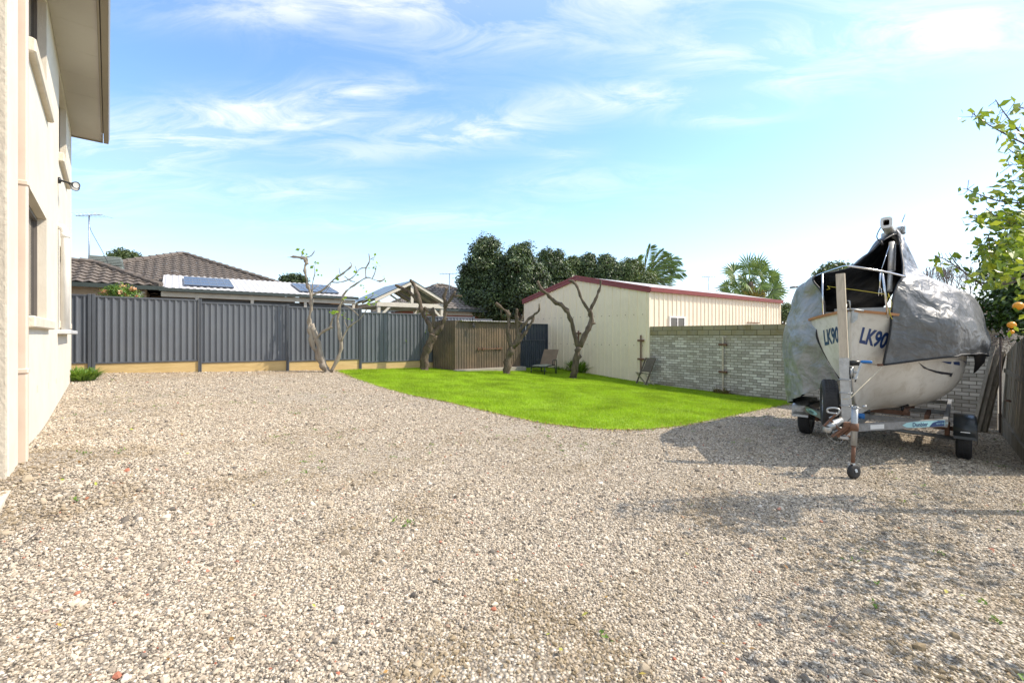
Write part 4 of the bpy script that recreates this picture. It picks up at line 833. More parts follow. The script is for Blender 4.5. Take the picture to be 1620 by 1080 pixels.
# soil rings
# ================================================================= background trees
treem = island('dark_evergreen_leaf', [(.015, .03, .015), (.032, .055, .024), (.05, .085, .032), (.08, .12, .042), (.14, .18, .07)], .42, .12, .5, pos=.9, pv_=.6)
treem2 = island('olive_leaf', [(.03, .05, .02), (.055, .085, .03), (.09, .13, .045), (.15, .19, .07)], .45, .15, pos=.9, pv_=.6)
def bgtree(lb, blobs, Y, clumps, size, mat, cr=.5, per=26, grp='trees beyond the back fence', name='dense_tree', tr=.18, inner=.5):
    """blobs: (px,py,rx_px,ry_px[,dy])"""
    bl = []
    for b in blobs:
        c = Wp(b[0], b[1], Y + (b[4] if len(b) > 4 else 0)); k = Y / FPX; r_ = (b[2] * k, b[2] * k * .9, b[3] * k); bl.append((c, r_))
        if clumps > 130:
            for _ in range(4): a_ = random.uniform(0, 6.28); e_ = random.uniform(-.2, 1.1); bl.append((c + Vector((math.cos(a_) * math.cos(e_) * r_[0] * .85, math.sin(a_) * math.cos(e_) * r_[1] * .85, math.sin(e_) * r_[2] * .95)), tuple(q_ * random.uniform(.22, .42) for q_ in r_)))
    cx = sum(c.x for c, r in bl) / len(bl); cy = sum(c.y for c, r in bl) / len(bl); base = Vector((cx, cy, g(cx, cy))); o = thing(name, lb, 'tree', base, None, grp)
    V = blobs_leaves([(tuple(c - base), r) for c, r in bl], clumps, per, size, cr, inner=inner); npm('crown', V, 4, mat, o)
    mb = MB(); top_ = max(c.z for c, r in bl); mb.tube([(0, 0, -.1), (0.05, 0, (top_ - base.z) * .4), (0, .05, (top_ - base.z) * .8)], [tr, tr * .8, tr * .4], 8, sub=3, jit=.05)
    for c, r in bl: mb.tube([(0, 0, (c.z - base.z) * .45), tuple((c - base) * .6 + Vector((0, 0, (c.z - base.z) * .25))), tuple(c - base)], [tr * .5, tr * .35, tr * .15], 6, sub=2)
    mb.build('trunk', bark, o); return o
bgtree('tallest dark evergreen tree with broad dense crown behind the brown shed', [(770, 398, 17, 20), (757, 422, 25, 24), (790, 430, 22, 26), (748, 452, 18, 22), (775, 462, 34, 30), (805, 455, 20, 30, 1), (765, 488, 32, 18), (800, 490, 30, 18), (742, 478, 12, 18)], 27, 620, .15, treem, .42, 120)
bgtree('rounded dark evergreen tree between the tallest tree and the red barge board', [(824, 406, 17, 18), (822, 430, 24, 26), (845, 440, 18, 24), (830, 465, 28, 28), (850, 478, 22, 18)], 26.5, 340, .15, treem, .4, 120)
bgtree('slim dark evergreen tree just before the cream shed roof peak', [(862, 414, 11, 14), (870, 432, 17, 20), (882, 416, 8, 16), (888, 440, 15, 22), (866, 462, 22, 20)], 29, 270, .16, treem, .4, 110)
bgtree('first small evergreen directly behind the shed roof peak', [(903, 424, 11, 14), (906, 445, 15, 20)], 30, 140, .16, treem2, .4, 110)
bgtree('pointed evergreen with small spire behind the shed roof peak', [(927, 414, 7, 13), (926, 432, 16, 18), (938, 440, 16, 16), (926, 455, 20, 16)], 30, 200, .16, treem, .4, 110)
bgtree('broad evergreen between the spired one and the one beside the feather palm', [(959, 420, 13, 13), (962, 438, 20, 18), (978, 432, 12, 14), (966, 456, 26, 14)], 30, 220, .16, treem, .4, 110)
bgtree('last evergreen of the row beside the feather palm', [(999, 428, 13, 13), (1006, 444, 22, 16), (1022, 448, 14, 14), (1004, 460, 26, 12)], 30, 210, .16, treem2, .4, 110)
bgtree('small bushy tree top behind the roof cooler and tiled roof', [(196, 410, 13, 9), (186, 414, 9, 8), (212, 412, 9, 6)], 27, 200, .16, treem2, .4, 36, grp=None, name='small_tree')
bgtree('small dark tree top showing above the solar panels', [(466, 443, 15, 5), (458, 447, 12, 5)], 32, 120, .18, treem, .4, 36, grp=None, name='small_tree')
bgtree('grey green shrub crown between the fan palm and the boat cover', [(1243, 492, 8, 10), (1234, 498, 8, 8)], 30, 120, .14, treem2, .35, 30, grp=None, name='small_tree')
bgtree('leafy crown peeping over the dark opening of the boat cover', [(1322, 428, 16, 9), (1308, 436, 12, 8)], 22, 120, .15, treem2, .3, 30, grp=None, name='small_tree')
# flowering bush behind the fence
fb_ = FP(1.15, .75); fb_.z = g(fb_.x, fb_.y); fbo = thing('flowering_bush', 'green bush with pale orange flowers showing above the steel fence', 'bush', fb_, None)
c = Wp(190, 462, fb_.y) - fb_
V = blobs_leaves([(tuple(c + Vector((0, 0, -.06))), (.42, .35, .24)), (tuple(c + Vector((.1, 0, -.6))), (.4, .35, .6))], 150, 26, .07, .16); npm('foliage', V, 4, island('bush_leaf', [(.05, .11, .02), (.1, .2, .03), (.2, .32, .05)], .4, .25), fbo)
V = blobs_leaves([(tuple(c + Vector((0, 0, -.04))), (.44, .37, .24))], 20, 14, .06, .05, asp=.9, inner=.95); npm('flowers', V, 4, island('petal', [(.75, .30, .14), (.8, .45, .25), (.85, .6, .4)], .5, .2), fbo)
mb = MB(); mb.tube([(0, 0, 0), (0, 0, 1.4), c], .03, 6); mb.build('stem', bark, fbo)
tuft('shrub', 'light green shrub growing under the pergola behind the fence', 'shrub', FP(10.4, 2.4).xy, 700, 2.75, .7, weedm, wid=.05)
# ================================================================= palms
palmm = island('palm_leaf', [(.035, .075, .02), (.07, .13, .03), (.12, .20, .045), (.2, .28, .08)], .4, .2)
def feather_palm():
    Y = 31; b = Wp(1012, 470, Y); b.z = g(b.x, b.y); o = thing('feather_palm', 'feather palm with wind blown fronds behind the cream shed roof', 'palm tree', b, None)
    cr = Wp(1016, 452, Y) - b
    fr = [[(1016, 452), (1020, 425), (1026, 400), (1029, 389)], [(1016, 452), (1026, 428), (1040, 405), (1049, 396)], [(1018, 452), (1036, 428), (1056, 412), (1075, 411)], [(1018, 453), (1040, 440), (1060, 431), (1082, 430)], [(1016, 452), (1030, 436), (1050, 424), (1066, 426)], [(1014, 452), (1004, 438), (990, 424), (984, 408)], [(1016, 452), (1034, 446), (1048, 446), (1056, 455)], [(1016, 452), (1012, 430), (1008, 415), (1010, 405)], [(1018, 452), (1030, 428), (1044, 412), (1058, 405)]]
    for i, f in enumerate(fr):
        P = [Wp(x, y, Y + random.uniform(-.5, .5) * (j / 3)) - b for j, (x, y) in enumerate(f)]; mb = MB(); mb.tube(P, [.04, .03, .02, .008], 5, sub=5)
        cen = [sum((Vector(mb.v[5 * k + q]) for q in range(5)), Vector()) / 5 for k in range(len(mb.v) // 5)]; V = []
        N_ = 46 if i != 5 else 12
        for k in range(N_):
            t = .12 + .86 * k / N_; fi = t * (len(cen) - 1); a = cen[int(fi)].lerp(cen[min(int(fi) + 1, len(cen) - 1)], fi % 1); d = (cen[min(int(fi) + 1, len(cen) - 1)] - cen[max(int(fi) - 1, 0)]).normalized()
            sd = d.cross(Vector((.1, -1, .15))).normalized(); ln = .75 * math.sin(math.pi * (.12 + .8 * t)) + .12
            for s in (-1, 1):
                tip = a + (d * .8 + sd * s * .55 + Vector((.25, random.uniform(-.3, .3), -.35 + random.uniform(-.15, .15)))) * ln; w = (tip - a).cross(Vector((0, 1, 0))).normalized() * .035; V += [a, a.lerp(tip, .5) + w, tip, a.lerp(tip, .5) - w]
        r = mb.build('frond_stem', twigm, o); npm('frond', V, 4, palmm, o)
    mb = MB(); mb.tube([(0, 0, -.1), (.05, 0, cr.z * .6), cr], [.2, .17, .14], 9, sub=3, jit=.05); mb.build('trunk', bark, o)
feather_palm()
def fan_palm():
    Y = 27; cpx, cpy = 1187, 446; b = Wp(cpx, cpy, Y); cz = b.z; b.z = g(b.x, b.y); o = thing('fan_palm', 'fan palm with stiff round leaves above the far end of the cream shed roof', 'palm tree', b, None); cr = Vector((0, 0, cz - b.z))
    dirs = [(-38, -2), (-34, 8), (-40, 14), (-28, -22), (-18, -26), (-6, -30), (6, -28), (16, -24), (30, -20), (34, -8), (38, 4), (36, 16), (26, -2), (12, -12), (-12, -12), (-22, 2), (0, -16), (20, 12), (-30, 22), (28, 26), (8, 10), (-10, 12), (40, 22), (5, -6), (-6, 2), (14, -14)]
    for dx, dy in dirs:
        k = Y / FPX; T = Vector((dx * k * .78, random.uniform(-.8, .8), -dy * k * .78)); R_ = random.uniform(.75, 1.05); d = T.normalized()
        mb = MB(); mb.tube([cr, cr + T * .5 + Vector((0, 0, .05)), cr + T], [.03, .02, .015], 5, sub=2); mb.build('leaf_stalk', palmm, o)
        side = d.cross(Vector((random.uniform(-.4, .4), -1, random.uniform(-.2, .6)))).normalized(); V = []; n = 15
        for i in range(n):
            a = math.radians(-100 + 200 * i / (n - 1)); e = (d * math.cos(a) + side * math.sin(a)); L_ = R_ * random.uniform(.85, 1.05) * (1 - .25 * abs(a) / 2); p0 = cr + T; mid = p0 + e * L_ * .55; tip = p0 + e * L_ + Vector((random.uniform(-.05, .05), random.uniform(-.05, .05), -.12 * random.random())); w = e.cross(d.cross(side)).normalized() * .05; V += [p0, mid + w, tip, mid - w]
        npm('fan_leaf', V, 4, palmm, o)
    mb = MB(); mb.tube([(0, 0, -.1), (0, 0, cr.z)], [.24, .18], 10, sub=0, jit=.05); mb.build('trunk', bark, o)
    V = blobs_leaves([((0, .1, cr.z - .75), (.8, .6, .35))], 50, 16, .3, .4, asp=.2); npm('dry_skirt', V, 4, island('dry_frond', [(.2, .16, .05), (.3, .24, .06), (.35, .3, .08)], .6, .2), o)
fan_palm()
# ================================================================= bare shrub behind boat, vine, citrus
def twigs(mb, p, d, ln, r, depth, rnd, up=.15, spread=.45):
    q = p + d * ln; m = p + d * ln * .5 + Vector((rnd.gauss(0, 1), rnd.gauss(0, 1), rnd.gauss(0, 1))) * ln * .05; mb.tube([p, m, q], [r, r * .85, r * .65], 4 if depth < 3 else 5, smooth=True)
    if depth <= 0: return
    for k in range(rnd.choice((2, 2, 3))):
        nd = (d + Vector((rnd.gauss(0, spread), rnd.gauss(0, spread), rnd.gauss(0, spread) + up))).normalized(); twigs(mb, q if k < 2 else m, nd, ln * rnd.uniform(.65, .9), r * .62, depth - 1, rnd, up, spread)
rnd = random.Random(5)
bb = Wp(1505, 520, 13.5); bb.z = g(bb.x, bb.y); bo = thing('bare_tree', 'leafless many twigged tree behind the boat cover above the brick wall', 'tree', bb, None)
mb = MB(); mb.tube([(0, 0, 0), (0, 0, 1.4)], [.12, .1], 8); mb.build('trunk', bark, bo); mb = MB()
for a in range(20):
    t = a / 19; st = Vector((0, 0, 1.3)); en = Wp(1462 + 80 * t + rnd.uniform(-6, 6), 482 - rnd.uniform(0, 22) , 13.5 + rnd.uniform(-.7, .7)) - bb; mb.tube([st, st.lerp(en, .5) + Vector((0, 0, .15)), en], [.045, .03, .018], 5, sub=2); twigs(mb, en, Vector((rnd.gauss(0, .22), rnd.gauss(0, .25), 1)).normalized(), .3, .014, 4, rnd, .25, .28)
mb.build('branches', twigm, bo)
# dry vine tangle on the fence corner
vb = Wp(1583, 530, 9.4); vb.z = g(vb.x, vb.y); vo = thing('dry_vine', 'tangle of dry grey vine stems hanging over the corner of the paling fence', 'vine', vb, None); mb = MB(); cz = Wp(1583, 530, 9.4) - vb
for i in range(190):
    d = Vector((rnd.gauss(0, 1), rnd.gauss(0, .8), rnd.gauss(0, 1))).normalized(); p = cz + Vector((rnd.gauss(0, .14), rnd.gauss(0, .14), rnd.gauss(0, .16))); pts = [p]
    for k in range(5): d = (d + Vector((rnd.gauss(0, .5), rnd.gauss(0, .5), rnd.gauss(0, .5) - .05))).normalized(); pts.append(pts[-1] + d * .07)
    mb.tube(pts, .0035, 3)
mb.tube([cz, Vector((.1, .1, .0))], .02, 5); mb.build('stems', twigm, vo)
# white lattice scraps and a neighbour's wall behind the fence corner
nb = Wp(1590, 520, 15.0); nb.z = g(nb.x, nb.y); nbo = thing('neighbour_shed', 'pale rendered outbuilding with red capping glimpsed between boat and citrus tree', 'shed', nb, gd)
zt_ = Wp(1575, 507, 14).z - nb.z; zt2 = Wp(1575, 484, 14).z - nb.z
mb = MB(); mb.box(-1.2, 2.2, 0, 1.4, 0, zt_ + .35); mb.build('wall', stucco_t, nbo); mb = MB(); mb.box(-1.25, 2.25, -.06, 1.45, zt_ + .352, zt_ + .5); mb.build('capping', brick_red, nbo)
# citrus tree
cit = island('citrus_leaf', [(.015, .04, .01), (.03, .075, .015), (.06, .125, .02), (.11, .2, .03)], .3, .15, .6)
lime = island('lime_leaf', [(.07, .13, .012), (.14, .23, .02), (.24, .33, .03), (.40, .42, .04)], .38, .35, .5)
Yc = 7.6; cb_ = Wp(1660, 500, 7.2); cb_.z = g(cb_.x, cb_.y); ct = thing('citrus_tree', 'dark leaved mandarin tree with orange fruit overhanging the paling fence', 'tree', cb_, None)
def cl(px, py, Y, r): return (tuple(Wp(px, py, Y) - cb_), r)
V = blobs_leaves([cl(1612, 440, Yc, (.42, .6, .34)), cl(1640, 410, Yc, (.5, .6, .5)), cl(1600, 480, 7.5, (.40, .5, .28)), cl(1650, 470, Yc, (.6, .7, .5)), cl(1700, 430, Yc, (.7, .8, .7)), cl(1585, 400, 7.9, (.2, .3, .16)), cl(1608, 508, 7.4, (.3, .4, .16))], 620, 26, .085, .17, asp=.5, inner=.4); npm('crown', V, 4, cit, ct)
mb = MB(); tc = Vector((0, 0, Wp(1660, 500, 7.2).z - cb_.z)); mb.tube([(0, 0, 0), (.03, 0, 1.0), tc], [.08, .06, .04], 8, sub=2)
for px, py in ((1612, 440), (1640, 410), (1600, 480), (1700, 430), (1585, 405)): mb.tube([tc * .7, (tc * .8 + (Wp(px, py, Yc) - cb_)) * .52, Wp(px, py, Yc) - cb_], [.035, .022, .01], 6, sub=3)
mb.build('trunk', bark, ct)
for px, py, r in ((1611, 484, 6.8), (1600.5, 514, 5.6), (1600, 525, 3.6)):
    p = Wp(px, py, 6.3) - cb_; R_ = r / FPX * 6.3; mb = MB(); mb.lathe([(0, -R_)] + [(R_ * math.cos(a), R_ * .92 * math.sin(a)) for a in np.linspace(-1.4, 1.4, 11)] + [(0, R_ * .9)], p, (0, 0, 1), 16); mb.build('fruit', orange, ct)
# lime-green leaved overhanging branches (deciduous tree by the camera side of the fence)
Yl = 4.6; lb_ = Wp(1760, 400, 4.7); lb_.z = g(lb_.x, lb_.y); lt = thing('overhanging_tree', 'tree with sparse lime green leaves on long twigs reaching out above the mandarin tree', 'tree', lb_, None)
tr_pts = []; mb = MB(); hub = Wp(1760, 330, 4.7) - lb_
mb.tube([(0, 0, 0), (.05, 0, 1.2), hub], [.09, .07, .05], 9, sub=3); mb.build('trunk', bark, lt)
brs = [[(1534, 176), (1560, 195), (1590, 212), (1622, 228), (1700, 262)], [(1575, 158), (1590, 180), (1610, 205), (1640, 240), (1710, 280)], [(1606, 168), (1630, 178), (1690, 230)], [(1582, 288), (1605, 286), (1640, 285), (1710, 300)], [(1590, 262), (1625, 262), (1700, 290)],
       [(1529, 299), (1550, 308), (1580, 318), (1622, 322), (1710, 330)], [(1528, 338), (1560, 345), (1600, 342), (1640, 340), (1720, 345)], [(1560, 330), (1590, 350), (1630, 352), (1720, 350)], [(1577, 306), (1600, 316), (1640, 322), (1720, 335)], [(1575, 368), (1605, 370), (1640, 372), (1720, 360)], [(1480, 404), (1500, 413), (1525, 430), (1560, 450), (1620, 440), (1720, 380)], [(1502, 400), (1515, 420), (1545, 445), (1580, 450), (1720, 380)], [(1543, 384), (1560, 395), (1590, 408), (1640, 400), (1720, 370)], [(1564, 370), (1566, 385), (1585, 405)], [(1610, 296), (1640, 300), (1720, 320)], [(1595, 236), (1620, 250), (1700, 285)], [(1560, 375), (1600, 392), (1650, 400), (1720, 370)]]
rnd = random.Random(11); LPs = []; mb = MB()
for bi, br in enumerate(brs):
    y0 = rnd.uniform(-.25, .25); P = [Wp(x, y, Yl + y0 + .1 * i) - lb_ for i, (x, y) in enumerate(br)] + [hub]; mb.tube(P, [.0035, .005, .007, .009, .012, .02, .03][:len(P)], 5, sub=4)
    for i in range(len(P) - 2):
        for k in range(7):
            t = rnd.random(); p = P[i].lerp(P[i + 1], t); tw = Vector((rnd.gauss(0, .03), rnd.gauss(0, .05), rnd.gauss(0.0, .04))); mb.tube([p, p + tw], [.003, .002], 3)
            px = (p + lb_); dens = 1.0 if (HY - (px.z - CAMH) * -FPX / px.y) else 1
            if rnd.random() < (.55 if bi < 5 else .62): LPs += [p + tw + Vector((rnd.gauss(0, .03), rnd.gauss(0, .04), rnd.gauss(0, .03))) for _ in range(rnd.choice((1, 2, 2)))]
mb.build('branches', twigm, lt)
for (px, py, rx, rz, n) in ((1590, 400, 28, 14, 150), (1610, 388, 22, 16, 120), (1570, 420, 18, 10, 70), (1600, 345, 26, 10, 70), (1560, 350, 22, 9, 45), (1612, 352, 18, 16, 60), (1625, 300, 12, 40, 60), (1640, 260, 16, 60, 90), (1655, 320, 34, 48, 180), (1560, 312, 20, 6, 16), (1550, 184, 18, 6, 10), (1570, 452, 14, 6, 16), (1588, 424, 20, 12, 60), (1600, 215, 22, 12, 16), (1616, 240, 8, 8, 12), (1545, 190, 12, 5, 6)):
    for _ in range(n): LPs.append(Wp(px + rnd.gauss(0, rx * .6), min(py + rnd.gauss(0, rz * .6), 446), Yl + rnd.gauss(0, .3)) - lb_)
V = leaves(np.array(LPs), np.tile([.3, -.5, .5], (len(LPs), 1)), .088, .62, .5, .5); npm('leaves', V, 4, lime, lt)
# unseen leaf blobs, added off right to throw the soft shade on the gravel
fpt = lambda x, z: Vector((WF0.x + wd[0] * x, WF0.y + wd[1] * x, z)) + Vector((.07, -.07, 0))
V = blobs_leaves([(tuple(Vector((5.7, 1.7, 3.0)) - lb_), (1.5, 1.5, .6)), (tuple(Vector((6.2, 3.6, 3.1)) - lb_), (.9, .8, .5))] + [(tuple(fpt(x, 1.5 + random.uniform(-.1, .15)) - lb_), (.3, .3, random.uniform(.15, .5))) for x in ()], 34, 18, .09, .4, asp=.62, inner=.2)
shade_leaves = blobs_leaves([(tuple(fpt(x + random.uniform(-.2, .2), random.uniform(1.75, 2.25)) - lb_), (random.uniform(.3, .5), random.uniform(.3, .5), random.uniform(.3, .6))) for x in np.arange(7.1, 14.5, .42)] + [(tuple(fpt(x, random.uniform(2.0, 2.35)) + Vector((.44, -.41, 0)) - lb_), (.35, .35, random.uniform(.25, .5))) for x in np.arange(3.4, 7, .5)], 140, 16, .09, .3, asp=.62, inner=.2); npm('crown', np.concatenate([V, shade_leaves]), 4, lime, lt)
# ================================================================= sun lounger and folding chair
ca, sa = fa
def local_thing(name, lb, cat, px, py, xd): p = Gp(px, py); return thing(name, lb, cat, p, xd)
SLp = Gp(862, 591); sl = thing('sun_lounger', 'old brown mesh sun lounger with raised back on the lawn beside the cream shed', 'lounger', SLp, (.52, .85))
# local x along the length towards the raised back, y to the left
LW_ = .30
mb = MB(); mb.tube([(-.62, -LW_, .33), (.30, -LW_, .35)], .02, 8); mb.tube([(-.62, LW_, .33), (.30, LW_, .35)], .02, 8); mb.tube([(-.62, -LW_, .33), (-.62, LW_, .33)], .02, 8); mb.tube([(-.45, -LW_, .16), (-.45, LW_, .16)], .015, 6); mb.build('frame', teal, sl)
mb = MB(); pr = [(-.62, .34), (-.3, .37), (0, .37), (.2, .36), (.24, .38)]
mb.grid([[(x, -LW_, z) for x, z in pr], [(x, 0, z + .015) for x, z in pr], [(x, LW_, z) for x, z in pr]]); mb.grid([[(x, -LW_, z - .035) for x, z in pr], [(x, LW_, z - .035) for x, z in pr]]); mb.grid([[(x, -LW_, z - .035) for x, z in pr], [(x, -LW_, z) for x, z in pr]]); mb.grid([[(-.62, -LW_, .305), (-.62, LW_, .305)], [(-.62, -LW_, .34), (-.62, LW_, .34)]])
cushm = pm('striped_cushion', (.26, .28, .2), .9, col2=(.14, .15, .1), vs=12, lo=.48, hi=.54, bump=.1); mb.build('cushion', cushm, sl, fixn=False)
mb = MB(); mb.add([(.2, -LW_ - .03, .36), (.2, LW_ + .03, .36), (.58, LW_ + .03, .98), (.58, -LW_ - .03, .98), (.23, -LW_ - .03, .35), (.23, LW_ + .03, .35), (.61, LW_ + .03, .965), (.61, -LW_ - .03, .965)], [(0, 1, 2, 3), (7, 6, 5, 4), (0, 4, 5, 1), (1, 5, 6, 2), (2, 6, 7, 3), (3, 7, 4, 0)]); mb.build('backrest', slingm, sl)
for x, y, tx in ((-.58, -LW_, -.05), (-.58, LW_, -.05), (.28, -LW_ - .02, .06), (.28, LW_ + .02, .06)):
    mb = MB(); mb.tube([(x, y, .34), (x + tx, y, -.01)], .02, 8); mb.build('leg', teal, sl)
for y in (-LW_ - .06, LW_ + .06):
    mb = MB(); mb.tube([(.0, y, .36), (-.02, y, .5), (.05, y, .56), (.3, y, .55), (.36, y, .50), (.36, y, .0)], .018, 8, sub=3); mb.build('armrest', teal, sl)
FCp = GP(5.85, 0, .55); FCp.z = g(FCp.x, FCp.y); fc = thing('folding_chair', 'weathered grey timber folding chair leaning open against the brick wall corner', 'chair', FCp, (.86, .5))
W2 = .23
for y in (-W2, W2):
    mb = MB(); mb.bar((-.02 - .22, y, -.01), (.28, y, .98), .03, .055); mb.build('back_leg', darkwood, fc)
    mb = MB(); mb.bar((.26, y * .86, -.01), (-.24, y * .86, .46), .03, .055); mb.build('front_leg', postw, fc)
mb = MB(); 
for i in range(7): x = -.25 + i * .056; mb.bar((x, -W2, .46 - i * .009), (x, W2, .46 - i * .009), .045, .014)
mb.build('seat', darkwood, fc)
mb = MB(); P_ = lambda t: Vector((-.24 + .52 * t, 0, .99 * t))
for z in (.52, .97): p = P_(z); mb.bar(p + Vector((0, -W2, 0)), p + Vector((0, W2, 0)), .02, .06)
for i in range(7): y = -W2 + .055 + i * .052; mb.bar(P_(.50) + Vector((0, y, 0)), P_(.99) + Vector((0, y, 0)), .04, .016)
mb.build('backrest', darkwood, fc)
mb = MB(); mb.bar((-.1, -W2, .04), (-.1, W2, .04), .02, .03); mb.bar((.18, -W2, .06), (.18, W2, .06), .02, .03); mb.build('stretcher', postw, fc)
# fallen leaves and litter on the gravel
lm = island('fallen_leaf', [(.2, .10, .03), (.32, .18, .05), (.35, .40, .06), (.25, .14, .05)], .7)
P = []
for _ in range(1300):
    Y = random.uniform(2, 15); X = random.uniform(-1.2, 1.2) * Y
    w = (X - FA.x) * fb[0] + (Y - FA.y) * fb[1]
    if random.random() > (.22 + .9 * math.exp(-abs(w) * 1.2)) or w > -.05 or -(X * .748 + Y * .663) > .62: continue
    P.append((X, Y, g(X, Y) + .022))
for e0, e1 in zip(EDGE[:-1], EDGE[1:]):
    for _ in range(90): t = random.random(); X = e0.x + (e1.x - e0.x) * t + random.gauss(-.03, .05); Y = e0.y + (e1.y - e0.y) * t + random.gauss(-.06, .07); P.append((X, Y, g(X, Y) + .018))
V = leaves(np.array(P), np.tile([0, 0, 1], (len(P), 1)), .034, .55, 0, .35); o = npm('leaf_litter', V, 4, lm); tag(o, kind='stuff')
mb = MB()
for _ in range(150):
    Y = math.sqrt(random.uniform(4, 100)); X = random.uniform(-1.1, 1.15) * Y
    if -(X * .748 + Y * .663) > .5: continue
    if inpoly(np.array([X]), np.array([Y]), LP)[0] or X * .727 - Y * .687 > .8: continue
    a = random.uniform(0, 6.28); l = random.uniform(.04, .16); z = g(X, Y) + .022; mb.tube([(X, Y, z), (X + l * .5 * math.cos(a) + .01, Y + l * .5 * math.sin(a), z + .008), (X + l * math.cos(a), Y + l * math.sin(a), z)], .002, 4)
o = mb.build('fallen_twigs', twigm); tag(o, kind='stuff')

P = []; wl = []
for _ in range(900):
    Y = math.sqrt(random.uniform(4.4, 120)); X = random.uniform(-1.0, 1.15) * Y
    if math.sin(X * 1.3 + 1) * math.sin(Y * 1.1 + X * .6) + .5 * math.sin(X * 3.1 - Y * 2.3) < .45 or inpoly(np.array([X]), np.array([Y]), LP)[0] or -(X * .748 + Y * .663) > .5 or (X - FA.x) * fb[0] + (Y - FA.y) * fb[1] > -.1 or X * .727 - Y * .687 > .8: continue
    for k in range(random.randint(4, 10)): wl.append((X + random.gauss(0, .02), Y + random.gauss(0, .02), g(X, Y) + .016))
V = leaves(np.array(wl), np.tile([0, 0, 1], (len(wl), 1)), .024, .6, -.3, .5); o = npm('ground_weeds', V, 4, weedm); tag(o, kind='stuff')
# ================================================================= boat, trailer, cover (x = right in the photo, y = towards the stern, z up; heights in world)
BO = Vector((6.17, 7.68, 0)); BX = (.714, -.70); zgB = g(BO.x, BO.y)
BMAT = Matrix.Translation(BO) @ Matrix.Rotation(math.atan2(BX[1], BX[0]), 4, 'Z')
def bthing(name, lb, cat): return thing(name, lb, cat, (BO.x, BO.y, zgB), BX)
def put(mb, name, mat, par, **k):
    mb.v = [(x, y, z - zgB) for x, y, z in mb.v]; return mb.build(name, mat, par, **k)
def BPx(px, py, B):
    k = (px - CX) / FPX; R = (k * (7.68 + .714 * B) - 6.17 - .70 * B) / (.714 + .70 * k); Y = 7.68 + .714 * B - .70 * R
    return Vector((R, B, CAMH + (HY - py) / FPX * Y))
def proj(p): w = BMAT @ Vector(p); return CX + FPX * w.x / w.y, HY - FPX * (w.z - CAMH) / w.y
R0 = -.09; ZK = .35
def HBf(s): return 1.09 * (1 - (1 - min(max(s, 0) / 2.5, 1)) ** 2.15) * (1 - .12 * sm(3.2, 4.7, s))
def ZG(s): return 1.876 - .17 * min(s, 1.6) / 1.6 - .05 * sm(1.6, 4, s)
def hullp(s, t, side, off=0):
    n = 1.25 + 2.2 * sm(.25, 1.8, s); mexp = 1.0 + 1.9 * sm(.15, 1.4, s); sec = max(0, 1 - t ** n) ** (1 / mexp)
    bst = -2.1 + .22 * t + .48 * t ** 4; zg_ = ZG(s)
    return Vector((R0 * (1 - sm(0, 3, s)) + side * (HBf(s) * sec + off + (.012 if s < .01 else 0)), bst + s * (1 - .12 * t), zg_ - (zg_ - ZK) * t))
boat = bthing('sailing_boat', 'white trailer sailing boat with blue hull lettering and steel bow rail under a silver cover', 'boat')
SS = [0, .04, .1, .2, .3, .45, .6, .8, 1.0, 1.3, 1.6, 2.0, 2.5, 3.1, 3.8, 4.6]; TT = [i / 18 for i in range(19)]
mb = MB(); rows = [[hullp(s, t, -1) for t in TT] + [hullp(s, t, 1) for t in TT[::-1]] for s in SS]; mb.grid(rows); k0 = len(rows[0]); b0 = len(mb.v) - k0
mb.f.append(tuple(range(b0, b0 + k0))); mb.sm.append(False); hull = put(mb, 'hull', hullm, boat)
mb = MB(); rows = []
for s in SS[1:]:
    a = hullp(s, 0, -1); b = hullp(s, 0, 1); rows.append([a + Vector((.01, 0, -.012)), (a + b) / 2 + Vector((0, 0, .03)), b + Vector((-.01, 0, -.012))])
mb.grid(rows); mb.box(-.62, .62, -.75, 1.0, 1.6, 1.93); mb.box(-.5, .5, -.65, .9, 1.93, 1.985); put(mb, 'deck', boatw, boat)
for side in (-1, 1):
    mb = MB(); P = [hullp(s, 0, side) + Vector((side * .004, 0, .012)) for s in [.03, .1, .2, .3, .45, .6, .8, 1.0, 1.3, 1.6, 2.0, 2.5, 3.1, 3.8, 4.6]]
    for a, b in zip(P[:-1], P[1:]): mb.bar(a, b, .05, .035, ext=.004)
    put(mb, 'gunwale_strip', teak, boat)
# stem strip and bow roller fitting
mb = MB(); P = [hullp(0, t, 1) + Vector((-.012, -.006, 0)) for t in [i / 14 for i in range(13)]]; mb.tube(P, .02, 8); put(mb, 'stem_strip', boatw, boat)
mb = MB(); f = hullp(0, 0, 1); mb.bev(f.x - .045, f.x + .03, f.y - .03, f.y + .2, f.z + .01, f.z + .04, .006); mb.prism([(f.x + .004, f.y - .014, f.z + .02), (f.x + .075, f.y + .075, f.z + .02), (f.x + .062, f.y + .05, f.z - .11), (f.x + .02, f.y - .004, f.z - .16), (f.x + .002, f.y - .016, f.z - .16)], (.004, -.008, 0))
mb.tube([f + Vector((-.05, -.05, .10)), f + Vector((-.05, -.05, .02)), f + Vector((.0, -.04, .03)), f + Vector((.14, -.0, .0))], .012, 8); mb.tube([f + Vector((-.03, -.05, .14)), f + Vector((-.01, -.05, .14)), f + Vector((-.0, -.05, .02))], .009, 8); put(mb, 'bow_fitting', galv, boat)
